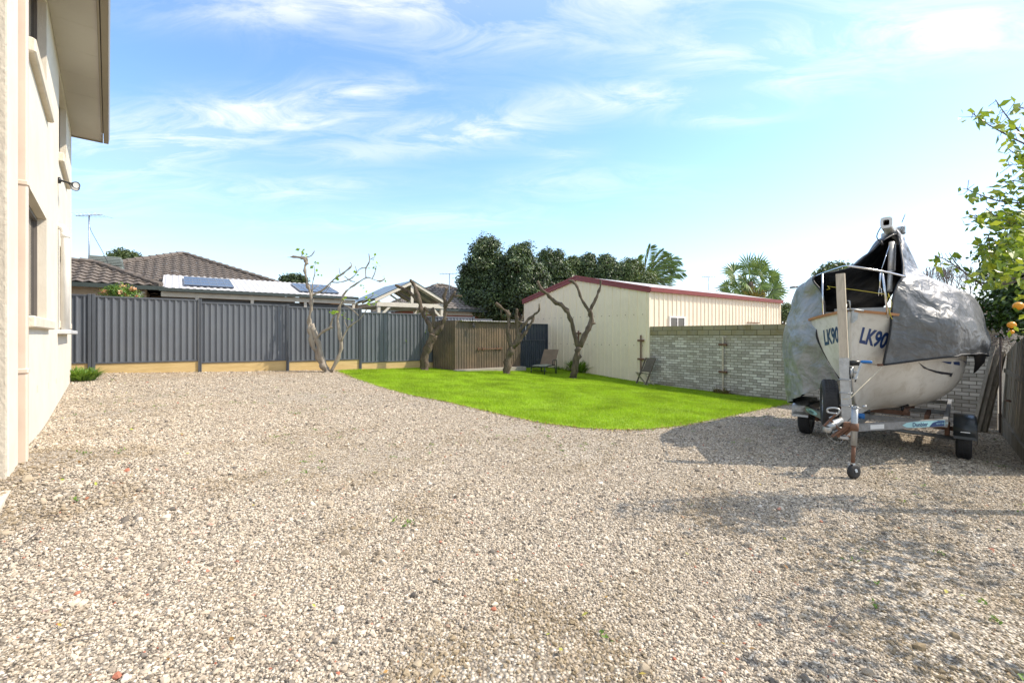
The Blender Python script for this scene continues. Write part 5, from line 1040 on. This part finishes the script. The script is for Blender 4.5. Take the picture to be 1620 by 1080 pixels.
# lettering on both bows
def text_mesh(body, size, shear=0, bold=.0):
    cu = bpy.data.curves.new('t', 'FONT'); cu.body = body; cu.size = size; cu.shear = shear; cu.offset = bold; cu.resolution_u = 4; ob = bpy.data.objects.new('t', cu); COL.objects.link(ob); bpy.context.view_layer.update()
    me = ob.to_mesh(); bm = bmesh.new(); bm.from_mesh(me); ob.to_mesh_clear(); bpy.data.objects.remove(ob); bmesh.ops.triangulate(bm, faces=bm.faces[:])
    bmesh.ops.subdivide_edges(bm, edges=bm.edges[:], cuts=1); vs = [v.co.copy() for v in bm.verts]; bm.verts.index_update(); fs = [tuple(v.index for v in f.verts) for f in bm.faces]; bm.free(); return vs, fs
def t_of_z(s, z): zg_ = ZG(s); return (zg_ - z) / (zg_ - ZK)
vs, fs = text_mesh('LK904', .30, .28, .011); wid = max(v.x for v in vs)
for side in (1, -1):
    mb = MB(); V = []
    for v in vs:
        if side == 1: x = v.x * .68; s = .10 + x * .80; z = 1.455 + v.y - .20 * x
        else: x = (wid - v.x) * .68; s = .13 + x * .74; z = 1.475 + v.y - .13 * x
        V.append(hullp(s, t_of_z(s, z), side, .0035))
    mb.add(V, fs); put(mb, 'hull_lettering', navy, boat, fixn=False)
# swooshes on the aft topsides
def hull_at(px, py, side=1):
    best = None
    for i in range(60):
        s = .3 + 3.3 * i / 59
        for j in range(50):
            t = j / 49; q = proj(hullp(s, t, side)); d = (q[0] - px) ** 2 + (q[1] - py) ** 2
            if best is None or d < best[0]: best = (d, s, t)
    return best[1], best[2]
def swoosh(up, lo_, mat, nm):
    rows = []
    for (a, b), (c, d) in zip(up, lo_):
        s1, t1 = hull_at(a, b); s2, t2 = hull_at(c, d); rows.append([hullp(s1 + (s2 - s1) * k / 3, t1 + (t2 - t1) * k / 3, 1, .004) for k in range(4)])
    mb = MB(); mb.grid(rows); put(mb, nm, mat, boat, fixn=False)
swoosh([(1451, 573.5), (1465, 581), (1482, 587), (1505, 590), (1532, 589)], [(1452, 574), (1463, 582.5), (1480, 590.5), (1504, 594.5), (1532, 593.5)], darkv, 'hull_stripe')
swoosh([(1487, 571), (1500, 572), (1516, 572.5), (1538, 571)], [(1489, 572), (1501, 575), (1518, 578), (1538, 577)], navy, 'hull_stripe')
swoosh([(1513, 567), (1520, 568), (1528, 574)], [(1518, 568), (1530, 578), (1536, 581)], navy, 'hull_stripe')
# pulpit
mb = MB(); rail = [BPx(1283, 441, -1.0), BPx(1300, 433, -1.3), BPx(1325, 424.5, -1.75), BPx(1338, 421, -2.0), BPx(1352, 422, -2.02), BPx(1380, 426.5, -1.9), BPx(1405, 431, -1.75), BPx(1432, 437.5, -1.55)]
mb.tube(rail, .0125, 10, sub=4)
for a, b, B1, B2 in (((1301, 434), (1302.5, 503), -1.32, -1.42), ((1396, 431), (1405, 503), -1.8, -1.72)): mb.tube([BPx(*a, B1), BPx(*b, B2)], .0125, 10)
put(mb, 'bow_rail', stain, boat)
mb = MB(); mb.tube([BPx(1310, 453, -1.35), BPx(1350, 458, -1.5), BPx(1398, 465, -1.7)], .004, 5); mb.tube([BPx(1405, 464, -1.7), BPx(1411, 480, -1.72), BPx(1407, 495, -1.7), BPx(1412, 505, -1.72)], .004, 5, sub=3); mb.tube([BPx(1406, 466, -1.7), BPx(1403, 480, -1.72), BPx(1410, 500, -1.7)], .004, 5, sub=3); mb.tube([BPx(1309, 452, -1.35), BPx(1313, 457, -1.35), BPx(1308, 458, -1.35)], .006, 5); put(mb, 'lifeline', yrope, boat)
mb = MB(); mb.tube([BPx(1407, 388, -1.0), BPx(1395, 425, -1.5)], .003, 5); mb.tube([BPx(1392.5, 432, -1.6), BPx(1392, 456, -1.6)], .008, 8); mb.tube([BPx(1391, 456, -1.6), BPx(1390, 468, -1.6)], .004, 5); mb.tube([BPx(1394, 456, -1.6), BPx(1395, 468, -1.6)], .004, 5); mb.tube([BPx(1389, 463, -1.6), BPx(1396, 463, -1.6)], .004, 5); put(mb, 'forestay_bottlescrew', stain, boat)
# mast lying along the boat on its crutch
m0 = BPx(1402, 352, -.6); md = Vector((0, 1, -.012)); S_ = .075
mb = MB()
n = 20; prof = []
for k in range(n): a = 2 * math.pi * k / n; e = 4; prof.append((S_ * (abs(math.cos(a)) ** (2 / e)) * (1 if math.cos(a) > 0 else -1), 1.15 * S_ * (abs(math.sin(a)) ** (2 / e)) * (1 if math.sin(a) > 0 else -1)))
ring = lambda o, f: [Vector((o.x + x * f, o.y, o.z + z * f)) for x, z in prof]
mb.grid([ring(m0 + md * .05, .5), ring(m0, .52), ring(m0, 1), ring(m0 + md * 1.3, 1), ring(m0 + md * 5, 1)], closed=True, smooth=False); put(mb, 'mast', alum, boat)
mb = MB(); mb.bev(m0.x - .06, m0.x - .028, m0.y + .12, m0.y + 1.2, m0.z - .085, m0.z - .071, .004); mb.bev(m0.x - .018, m0.x + .045, m0.y + .1, m0.y + 1.1, m0.z - .082, m0.z - .0725, .004); put(mb, 'mast_track', blackp, boat)
mb = MB(); q = m0 + md * .04; mb.tube([q + Vector((-.07, 0, -.06)), q + Vector((-.10, 0, -.12)), q + Vector((-.12, 0, -.2)), q + Vector((-.09, 0, -.27)), q + Vector((-.06, 0, -.30))], .008, 6, sub=3); mb.tube([q + Vector((-.075, 0, -.27)), q + Vector((-.05, 0, -.34))], .016, 8)
mb.tube([m0 + Vector((.14, .7, .1)), m0 + Vector((.18, .75, .24))], .006, 5); put(mb, 'mast_cable', cable, boat)
mb = MB(); q = m0 + md * 1.0; mb.bev(q.x + .05, q.x + .17, q.y - .1, q.y + .05, q.z - .04, q.z + .09, .02); mb.bev(q.x - .15, q.x - .06, q.y - .1, q.y, q.z - .12, q.z + .02, .02)
for k in range(3): mb.tube([q + Vector((.06 + .03 * k, -.12, -.02)), q + Vector((.1 + .03 * k, -.14, .03)), q + Vector((.13 + .02 * k, -.1, .1))], .01, 6, sub=2)
put(mb, 'masthead_fitting', galv, boat)
mb = MB(); mb.tube([BPx(1411, 384, -.35), BPx(1409.5, 428, -.55)], .042, 14); mb.tube([BPx(1416.5, 386, -.33), BPx(1415.5, 428, -.55)], .014, 8); mb.tube([BPx(1409, 428, -.55), BPx(1407.5, 460, -.7)], .034, 14); mb.lathe([(0, 0), (.05, 0), (.05, .04), (0, .04)], BPx(1409.4, 432, -.56), (0, 0, 1), 14); put(mb, 'mast_crutch', alum, boat)
# ----------------------------------------------------------------- cover
cov = bthing('boat_cover', 'crumpled silver grey tarpaulin draped over mast and hull of the trailer boat', 'tarpaulin')
def V3(*a): return Vector(a)
ribF = [BPx(1330, 600, -1.45), BPx(1293, 535, -1.4), BPx(1304, 500, -1.38), BPx(1301, 465, -1.3), BPx(1288, 438, -1.15), BPx(1345, 424, -.8), BPx(1378, 399, -.7), BPx(1396, 381, -.45), BPx(1418, 371, -.1), BPx(1424, 388, -.55), BPx(1429, 430, -1.2), BPx(1419, 452, -1.4), BPx(1412, 475, -1.55), BPx(1409, 520, -1.68), BPx(1397, 577, -1.75)]
rib1 = [V3(-1.06, -.95, .44), V3(-1.12, -.9, 1.1), V3(-1.12, -.9, 1.6), V3(-1.04, -.85, 2.05), V3(-.92, -.8, 2.38), V3(-.45, -.55, 2.55), V3(-.1, -.4, 2.85), V3(.04, -.25, 3.1), V3(.24, -.0, 3.28), V3(.36, -.35, 3.0), V3(.46, -.6, 2.6), V3(.66, -.9, 2.32), V3(.85, -1.0, 2.0), V3(.97, -1.05, 1.7), V3(.96, -1.05, 1.27)]
rib2 = [V3(-1.17, .0, .32), V3(-1.25, 0, .9), V3(-1.29, 0, 1.4), V3(-1.22, 0, 2.0), V3(-1.06, 0, 2.40), V3(-.6, .1, 2.5), V3(-.2, .15, 2.75), V3(.02, .2, 3.05), V3(.24, .25, 3.26), V3(.40, .15, 2.85), V3(.60, .05, 2.46), V3(.94, 0, 2.27), V3(1.13, 0, 2.1), V3(1.27, 0, 1.5), V3(1.24, .05, 1.27)]
rib3 = [V3(-1.15, 1.1, .5), V3(-1.3, 1.1, 1.0), V3(-1.3, 1.1, 1.4), V3(-1.22, 1.1, 1.9), V3(-1.05, 1.1, 2.2), V3(-.6, 1.1, 2.3), V3(-.2, 1.1, 2.6), V3(.0, 1.1, 2.9), V3(.2, 1.1, 3.2), V3(.36, 1.1, 2.75), V3(.58, 1.1, 2.35), V3(.95, 1.1, 2.2), V3(1.15, 1.1, 2.02), V3(1.28, 1.1, 1.5), V3(1.2, 1.1, 1.2)]
rib4 = [Vector((p.x * .93, 2.4, .45 + (p.z - .45) * (.9 if p.z > 2.3 else .95))) for p in rib3]
rib5 = [Vector((p.x * .55, 2.62, .7 + (p.z - .45) * .7)) for p in rib3]
def cr(p0, p1, p2, p3, t): return .5 * (2 * p1 + (p2 - p0) * t + (2 * p0 - 5 * p1 + 4 * p2 - p3) * t * t + (3 * p1 - p0 - 3 * p2 + p3) * t ** 3)
def refine(rows, k):
    out = []
    for i in range(len(rows) - 1):
        a, b, c, d = rows[max(i - 1, 0)], rows[i], rows[i + 1], rows[min(i + 2, len(rows) - 1)]
        for j in range(k): out.append([cr(a[q], b[q], c[q], d[q], j / k) for q in range(len(b))])
    out.append(rows[-1]); return out
rows = refine([ribF, rib1, rib2, rib3, rib4, rib5], 12); rows = [list(r) for r in zip(*refine([list(c) for c in zip(*rows)], 9))]
from mathutils import noise as mn
def crumple(p, f):
    n1 = mn.noise(p * 2.1) ; n2 = mn.noise(p * 5.3 + Vector((3, 1, 2))); n3 = mn.noise(p * 12 + Vector((7, 0, 1))); r = 1 - abs(mn.noise(p * 3.4 + Vector((0, 9, 0)))) * 2
    return f * (.035 * n1 + .02 * n2 + .006 * n3 + .018 * r)
nr_, nc_ = len(rows), len(rows[0]); outer = [[None] * nc_ for _ in rows]; inner = [[None] * nc_ for _ in rows]; ctr = Vector((0, 0, 1.5))
for i in range(nr_):
    for j in range(nc_):
        du = rows[min(i + 1, nr_ - 1)][j] - rows[max(i - 1, 0)][j]; dv = rows[i][min(j + 1, nc_ - 1)] - rows[i][max(j - 1, 0)]; n = du.cross(dv); n = n.normalized() if n.length > 1e-8 else Vector((0, 0, 1))
        c_ = Vector((0, rows[i][j].y, 1.4))
        if n.dot(rows[i][j] - c_) < 0: n = -n
        e = min(1, i / 4 + .25); w = crumple(rows[i][j], e); hem = math.exp(-j / 9) ; low_ = sm(2.2, 1.0, p_.z) if False else max(0, min(1, (2.3 - rows[i][j].z) / 1.1)); w += low_ * .022 * (math.sin(rows[i][j].y * 11 + rows[i][j].z * 2.2 + 1.3 * math.sin(rows[i][j].z * 3)) + .6 * math.sin(rows[i][j].y * 23 - rows[i][j].z * 3)) * min(1, i / 8); w += hem * .035 * math.sin(i * 1.9) * min(1, i / 8); p = rows[i][j] + n * w
        outer[i][j] = p; inner[i][j] = p - n * .012
mb = MB(); mb.grid(outer); put(mb, 'cover_sheet', tarpm, cov, fixn=False)
mb = MB(); mb.grid(inner); put(mb, 'cover_lining', tarpd, cov, fixn=False)
mb = MB(); mb.tube([p for p in outer[0]], .014, 6); mb.tube([r[-1] for r in outer], .014, 6); put(mb, 'cover_hem', tarpd, cov)
# loose hanging fold at the aft right corner
mb = MB(); mb.grid([[BPx(1540, 555, .0), BPx(1562, 548, .0)], [BPx(1542, 575, .1), BPx(1558, 572, .1)], [BPx(1540, 590, .2), BPx(1544, 588, .2)]]); put(mb, 'cover_flap', tarpd, cov, solid=.01)
ro = [BPx(1397, 579, -1.78), BPx(1368, 607, -2.1), BPx(1345, 630, -2.34), BPx(1334, 631, -2.36)]
rp = thing('tie_rope', 'cream tie rope from the cover edge down to the winch post', 'rope', (BO.x, BO.y, zgB), BX)
mb = MB(); mb.tube(ro, .006, 6); put(mb, 'rope', rope, rp); mb = MB(); mb.tube([BPx(1397, 577, -1.78), BPx(1388, 577, -1.8)], .016, 7); mb.tube([BPx(1388, 577, -1.8), BPx(1360, 574, -1.95), BPx(1345, 573, -2.05)], .004, 5); put(mb, 'snap_hook', rust, rp)
# ----------------------------------------------------------------- trailer
TR = bthing('boat_trailer', 'galvanised boat trailer with jockey wheel, spare wheel and tall winch post', 'trailer')
def wheel(c, ax, rad, wid, nm='wheel', par=TR):
    c = Vector(c); ax = Vector(ax).normalized(); w = wid / 2
    pr = [(rad * .58, -w * .75), (rad * .66, -w * .95), (rad * .85, -w), (rad * .94, -w * .9), (rad * .985, -w * .7)]
    for k in range(9):
        x = -w * .66 + w * 1.32 * k / 8; pr.append((rad * (1.0 if k % 2 == 0 else .965), x)); 
    pr += [(rad * .985, w * .7), (rad * .94, w * .9), (rad * .85, w), (rad * .66, w * .95), (rad * .58, w * .75)]
    W = thing('x', None, None); bpy.data.objects.remove(W)
    mb = MB(); mb.lathe(pr, c, ax, 44); u = ax.orthogonal().normalized(); v = ax.cross(u)
    for k in range(44):
        a = 2 * math.pi * k / 44; d = u * math.cos(a) + v * math.sin(a); tg = ax.cross(d)
        for s in (-1, 0, 1): mb.bar(c + d * (rad * .985) + ax * (s * w * .5 - w * .16), c + d * (rad * .985) + ax * (s * w * .5 + w * .16) + tg * .008, rad * .075, rad * .03, up=d)
    t_ = put(mb, 'tyre', rubber, par)
    mb = MB(); mb.lathe([(rad * .6, -w * .8), (rad * .56, -w * .6), (rad * .53, 0), (rad * .5, w * .3), (rad * .3, w * .5), (rad * .2, w * .4), (0, w * .4)], c, ax, 28); mb.lathe([(rad * .6, w * .8), (rad * .56, w * .6), (rad * .53, 0)], c, ax, 28)
    mb.lathe([(0, w * .9), (rad * .14, w * .8), (rad * .16, w * .3)], c, ax, 16); put(mb, 'rim', galv, par); return t_
gz_ = lambda x, y: g(*(BMAT @ Vector((x, y, 0))).xy)
for sx in (-1, 1):
    gw = gz_(sx * 1.03, 0); wheel((sx * 1.03, 0, gw + .29), (sx, 0, 0), .29, .18)
    # mudguard
    mb = MB(); prof = [(-.42, gw + .40), (-.40, gw + .56), (-.30, gw + .645), (0, gw + .665), (.30, gw + .645), (.42, gw + .52), (.44, gw + .38)]
    x0, x1 = (sx * .92, sx * 1.17); rr = []
    for x, dz in ((x0, -.0), (x0, .0), (x1 - sx * .03, .0), (x1, -.03), (x1, -.1)): rr.append([(x, y, z + dz) for y, z in prof])
    mb.grid(rr[1:]); mb.f.append(tuple(range(len(mb.v) - 4 * 7, len(mb.v) - 4 * 7 + 7))); mb.sm.append(False)
    mb.prism([(x0, -.42, gw + .36), (x1, -.42, gw + .36), (x1, -.415, gw + .50), (x1 - sx * .02, -.40, gw + .56), (x0, -.40, gw + .56)], (0, .012, 0)); m_ = put(mb, 'mudguard', galv if sx < 0 else teal, TR, solid=.006)
    mb = MB(); mb.bev(sx * 1.045 - .05, sx * 1.045 + .05, -.424, -.419, gw + .455, gw + .468, .001) ; put(mb, 'guard_label', decalw, m_)
    mb = MB(); mb.bar((sx * .62, -.3, .28), (sx * .62, .6, .26), .05, .07); mb.bar((sx * .6, 0, .12), (sx * .95, 0, .10), .05, .06); mb.bev(sx * .85 - .03, sx * .85 + .03, -.1, .1, .0, .2, .01); put(mb, 'suspension_arm', rust, TR)
mb = MB(); mb.tube([(-1.0, 0, gz_(-1, 0) + .29), (1.0, 0, gz_(1, 0) + .29)], .028, 10); put(mb, 'axle', galvd, TR)
# chassis
fr0 = V3(-.07, -2.42, .305); fl = V3(-.86, -.78, .30); frr = V3(.84, -.80, .30)
mb = MB(); mb.bar(fr0 + V3(.05, .25, 0), frr, .05, .10); put(mb, 'chassis_rail', galvd, TR); mb = MB(); mb.bar(fr0 + V3(-.05, .25, 0), fl, .05, .10); mb_l = put(mb, 'chassis_rail', galvd, TR)
for sx, p in ((-1, fl), (1, frr)): mb = MB(); mb.bar(p, (sx * .86, 2.3, .27), .05, .10); put(mb, 'side_rail', galvd, TR)
mb = MB(); mb.bar((-.07, -2.85, .30), (-.05, 1.5, .29), .075, .095); put(mb, 'drawbar', galvd, TR)
for y in (-.8, .6, 2.2): mb = MB(); mb.bar((-.86, y, .27), (.86, y, .27), .05, .07); put(mb, 'cross_member', galvd, TR)
for sx in (-1, 1):
    for y in (-.5, .3, 1.4):
        mb = MB(); mb.tube([(sx * .35, y, .3), (sx * .35, y, .46)], .018, 6); mb.tube([(sx * .30, y - .0, .47), (sx * .42, y, .50)], .045, 10); put(mb, 'hull_roller', blackp, TR)
for sx in (-1, 1): mb = MB(); mb.bar((sx * .4, -.75, .40), (sx * .4, 1.8, .38), .04, .05); put(mb, 'bunk_rail', rust, TR)
mb = MB(); mb.bar((-.45, -.62, .36), (.45, -.62, .36), .06, .06); mb.bar((-.45, .35, .36), (.45, .35, .36), .06, .06); put(mb, 'roller_frame', rust, TR)
for y in (-1.5, -.9, 0, .9): mb = MB(); mb.tube([(-.13, y, .37), (0.0, y, .37)], .04, 10); put(mb, 'keel_roller', blueg if y < -1 else blackp, TR)
# rail signs
def sign_on(a, b, body, par, flip=1):
    a = Vector(a); b = Vector(b); d = (b - a).normalized(); up = Vector((0, 0, 1)); nrm = d.cross(up).normalized()
    if nrm.y > 0: nrm = -nrm
    def P(x, z, o): return a + d * x + up * z + nrm * (.0255 + o)
    Lr = (b - a).length
    return P, Lr
P, Lr = sign_on(fr0 + V3(.05, .25, 0), frr, '', TR); L_ = Lr
def patch(P, pts, mat, nm, par, o): mb = MB(); mb.add([P(x, z, o) for x, z in pts], [tuple(range(len(pts)))]); return put(mb, nm, mat, par, fixn=False)
def ell(cx, cz, rx, rz, n=28): return [(cx + rx * math.cos(2 * math.pi * k / n), cz + rz * math.sin(2 * math.pi * k / n)) for k in range(n)]
ew = Lr - .05
sg = patch(P, [(.78, 0), (.86, .032), (1.0, .042), (ew, .042), (ew, -.040), (1.0, -.042), (.86, -.032)], decalc, 'maker_sign', TR, .002)
patch(P, [(1.27, -.041), (ew - .01, -.039), (ew - .01, .035), (1.44, .038), (1.33, .01)], navy, 'sign_panel', sg, .0035)
vs, fs = text_mesh('Dunbier', .085, 0, .0015); mb = MB(); mb.add([P(.96 + v.x, -.028 + v.y * .95, .005) for v in vs], fs); put(mb, 'sign_lettering', navy, sg, fixn=False)
vs, fs = text_mesh('BOAT TRAILERS', .034, .2, .0); mb = MB(); mb.add([P(1.40 + v.x * .9, -.014 + v.y, .005) for v in vs], fs); put(mb, 'sign_lettering', decalc, sg, fixn=False)
patch(P, [(.22, -.03), (.46, -.03), (.46, .03), (.22, .03)], decalw, 'compliance_plate', TR, .002)
P2, L2 = sign_on(fr0 + V3(-.05, .25, 0), fl, '', TR)
sg2 = patch(P2, ell(L2 - .3, 0, .26, .038), decalc, 'maker_sign', TR, .002); vs, fs = text_mesh('Dunbier', .085, 0, .0015); wv = max(v.x for v in vs); mb = MB(); mb.add([P2(L2 - .12 - v.x, -.028 + v.y * .95, .005) for v in vs], fs); put(mb, 'sign_lettering', navy, sg2, fixn=False)
# winch post with timber extension
pa = BPx(1340.5, 668, -2.3); pb_ = BPx(1335.5, 566, -2.3); pc = BPx(1329.5, 433, -2.3)
mb = MB(); mb.bar(pa, pb_, .105, .09, up=(0, -1, 0)); put(mb, 'winch_post', galv, TR)
mb = MB(); mb.bar(pb_ + V3(0, -.0, -.02), pc, .098, .06, up=(0, -1, 0)); put(mb, 'timber_upright', postw, TR)
for py in (600, 621, 641):
    t = (668 - py) / 102; c = pa.lerp(pb_, t); mb = MB()
    for dz in (0,): mb.tube([c + V3(-.06, -.06, 0), c + V3(.06, -.06, 0)], .007, 6); mb.tube([c + V3(-.06, -.06, 0), c + V3(-.06, .08, 0)], .007, 6); mb.tube([c + V3(.06, -.06, 0), c + V3(.06, .08, 0)], .007, 6)
    mb.bev(c.x + .045, c.x + .075, c.y - .075, c.y - .055, c.z - .012, c.z + .012, .003); put(mb, 'u_bolt', galv, TR)
wc = BPx(1354, 583, -2.25)
mb = MB(); mb.tube([BPx(1343, 574, -2.25), BPx(1362, 574, -2.2)], .035, 12); mb.bar(BPx(1345, 580, -2.25), BPx(1345, 604, -2.25), .01, .12, up=(0, -1, 0)); mb.bar(BPx(1360, 578, -2.25), BPx(1353, 604, -2.25), .012, .05, up=(0, -1, 0)); w_ = put(mb, 'winch', blackp, TR)
mb = MB(); mb.lathe([(0, -.01), (.075, -.01), (.075, .01), (0, .01)], BPx(1349, 588, -2.27), (1, 0, 0), 20); mb.tube([BPx(1345, 590, -2.3), BPx(1358, 588, -2.3)], .014, 8); mb.tube([BPx(1345, 598, -2.3), BPx(1357, 598, -2.3)], .011, 8); mb.bar(BPx(1363, 573, -2.3), BPx(1353, 600, -2.33), .022, .01, up=(0, -1, 0)); mb.tube([BPx(1346, 583, -2.34), BPx(1347, 600, -2.34)], .006, 6); put(mb, 'winch_gear', galv, w_)
mb = MB(); mb.tube([BPx(1361.5, 572, -2.3), BPx(1364, 572, -2.3), BPx(1378, 572.5, -2.28), BPx(1380, 572.5, -2.28)], [.014, .019, .019, .013], 12); put(mb, 'winch_handle', blueg, w_)
# spare wheel
sw_ = BPx(1312, 637, -2.05); wheel(sw_, (-1, -.25, 0), .335, .19, 'spare_wheel'); mb = MB(); mb.bar(sw_ + V3(0, 0, 0), V3(-.09, -2.15, sw_.z), .05, .05); put(mb, 'spare_bracket', galv, TR)
# jockey stand
j0 = BPx(1352.5, 645, -2.92); j1 = BPx(1350.5, 704, -2.92); j2 = BPx(1349, 736, -2.92)
mb = MB(); mb.tube([j0, j1], .034, 16); mb.lathe([(.038, -.0), (.038, .015), (0, .02)], j0, (0, 0, 1), 16); put(mb, 'jockey_tube', galv, TR); mb = MB(); mb.tube([j1, j2], .022, 12); put(mb, 'jockey_shaft', rust, TR)
mb = MB(); mb.tube([j0 + V3(0, 0, .02), j0 + V3(.0, -.03, .03), BPx(1363, 647, -2.95)], .006, 6); mb.tube([BPx(1365, 643, -2.95), BPx(1371, 643, -2.95)], [.014, .018], 8); put(mb, 'jockey_crank', galv, TR)
jw = V3(j2.x + .01, j2.y + .0, gz_(j2.x, j2.y) + .088); ja = (.82, -.45, 0)
mb = MB(); mb.lathe([(0, -.03), (.05, -.03), (.075, -.03), (.086, -.018), (.088, 0), (.086, .018), (.075, .03), (.05, .03), (0, .03)], jw, ja, 28); put(mb, 'jockey_wheel', rubber, TR)
mb = MB(); a = Vector(ja).normalized()
for s in (-1, 1): mb.bar(jw + a * s * .037, jw + a * s * .037 + V3(-.03, 0, .10), .035, .006, up=a)
mb.bar(jw + a * -.04 + V3(-.03, 0, .10), jw + a * .04 + V3(-.03, 0, .10), .04, .012); put(mb, 'wheel_fork', galv, TR)
# clamp and coupling
mb = MB(); jc = BPx(1349, 672, -2.9); mb.bev(jc.x - .09, jc.x + .0, jc.y - .04, jc.y + .04, jc.z - .03, jc.z + .03, .008); mb.lathe([(.036, -.045), (.044, -.045), (.044, .045), (.036, .045)], BPx(1351.6, 675, -2.92), (0, 0, 1), 16); mb.bar(V3(-.07, -2.82, .30), jc, .06, .05); put(mb, 'jockey_clamp', rust, TR)
cp = BPx(1318, 672, -3.0)
mb = MB(); hd = BPx(1309, 676, -3.05); bk = BPx(1331, 664, -2.8); mb.tube([hd, hd.lerp(bk, .25), hd.lerp(bk, .6), bk], [.03, .052, .045, .03], 12); mb.lathe([(.02, -.05), (.045, -.045), (.05, -.01), (.04, .02)], hd + V3(0, 0, -.005), (.1, -.2, 1), 14); cpl = put(mb, 'coupling', galv, TR)
mb = MB(); mb.bar(BPx(1303, 674, -3.05), BPx(1322, 655, -3.0), .03, .02); mb.bar(BPx(1316, 690, -3.0), BPx(1344, 670, -2.9), .035, .02); mb.bar(BPx(1314, 664, -3.0), BPx(1330, 682, -2.95), .03, .02); mb.bar(BPx(1325, 690, -2.9), BPx(1342, 676, -2.9), .05, .03); mb.tube([BPx(1333, 694, -2.9), BPx(1345, 690, -2.9)], .016, 8); put(mb, 'coupling_bracket', rust, cpl)
mb = MB(); mb.tube([BPx(1312, 661, -3.0), BPx(1325, 655, -3.0), BPx(1328, 648, -3.0), BPx(1320, 645, -3.0), BPx(1310, 646, -3.0), BPx(1309, 651, -3.0), BPx(1315, 653, -3.0), BPx(1324, 654, -3.0)], .011, 8, sub=4); put(mb, 'coupling_handle', galv, cpl)
mb = MB()
pts = [BPx(1320 + 10 * math.sin(k * .9) + k * .6, 664 + k * 1.6, -2.85 - .02 * (k % 2)) for k in range(16)]
for a, b in zip(pts[:-1], pts[1:]): mb.tube([a, b], .007, 5)
mb.tube([BPx(1340, 676, -2.85), BPx(1330, 700, -2.85), BPx(1310, 690, -2.9), BPx(1306, 672, -2.95)], .004, 5, sub=4); mb.bev(*(lambda c: (c.x - .05, c.x + .05, c.y - .02, c.y + .02, c.z - .02, c.z + .02))(BPx(1336, 692, -2.9)), .006); put(mb, 'safety_chain', galv, cpl)
mb = MB(); mb.tube([BPx(1344, 640, -2.4), BPx(1352, 655, -2.6), BPx(1340, 668, -2.7), BPx(1338, 690, -2.8)], .005, 5, sub=4); put(mb, 'wiring', cable, TR)
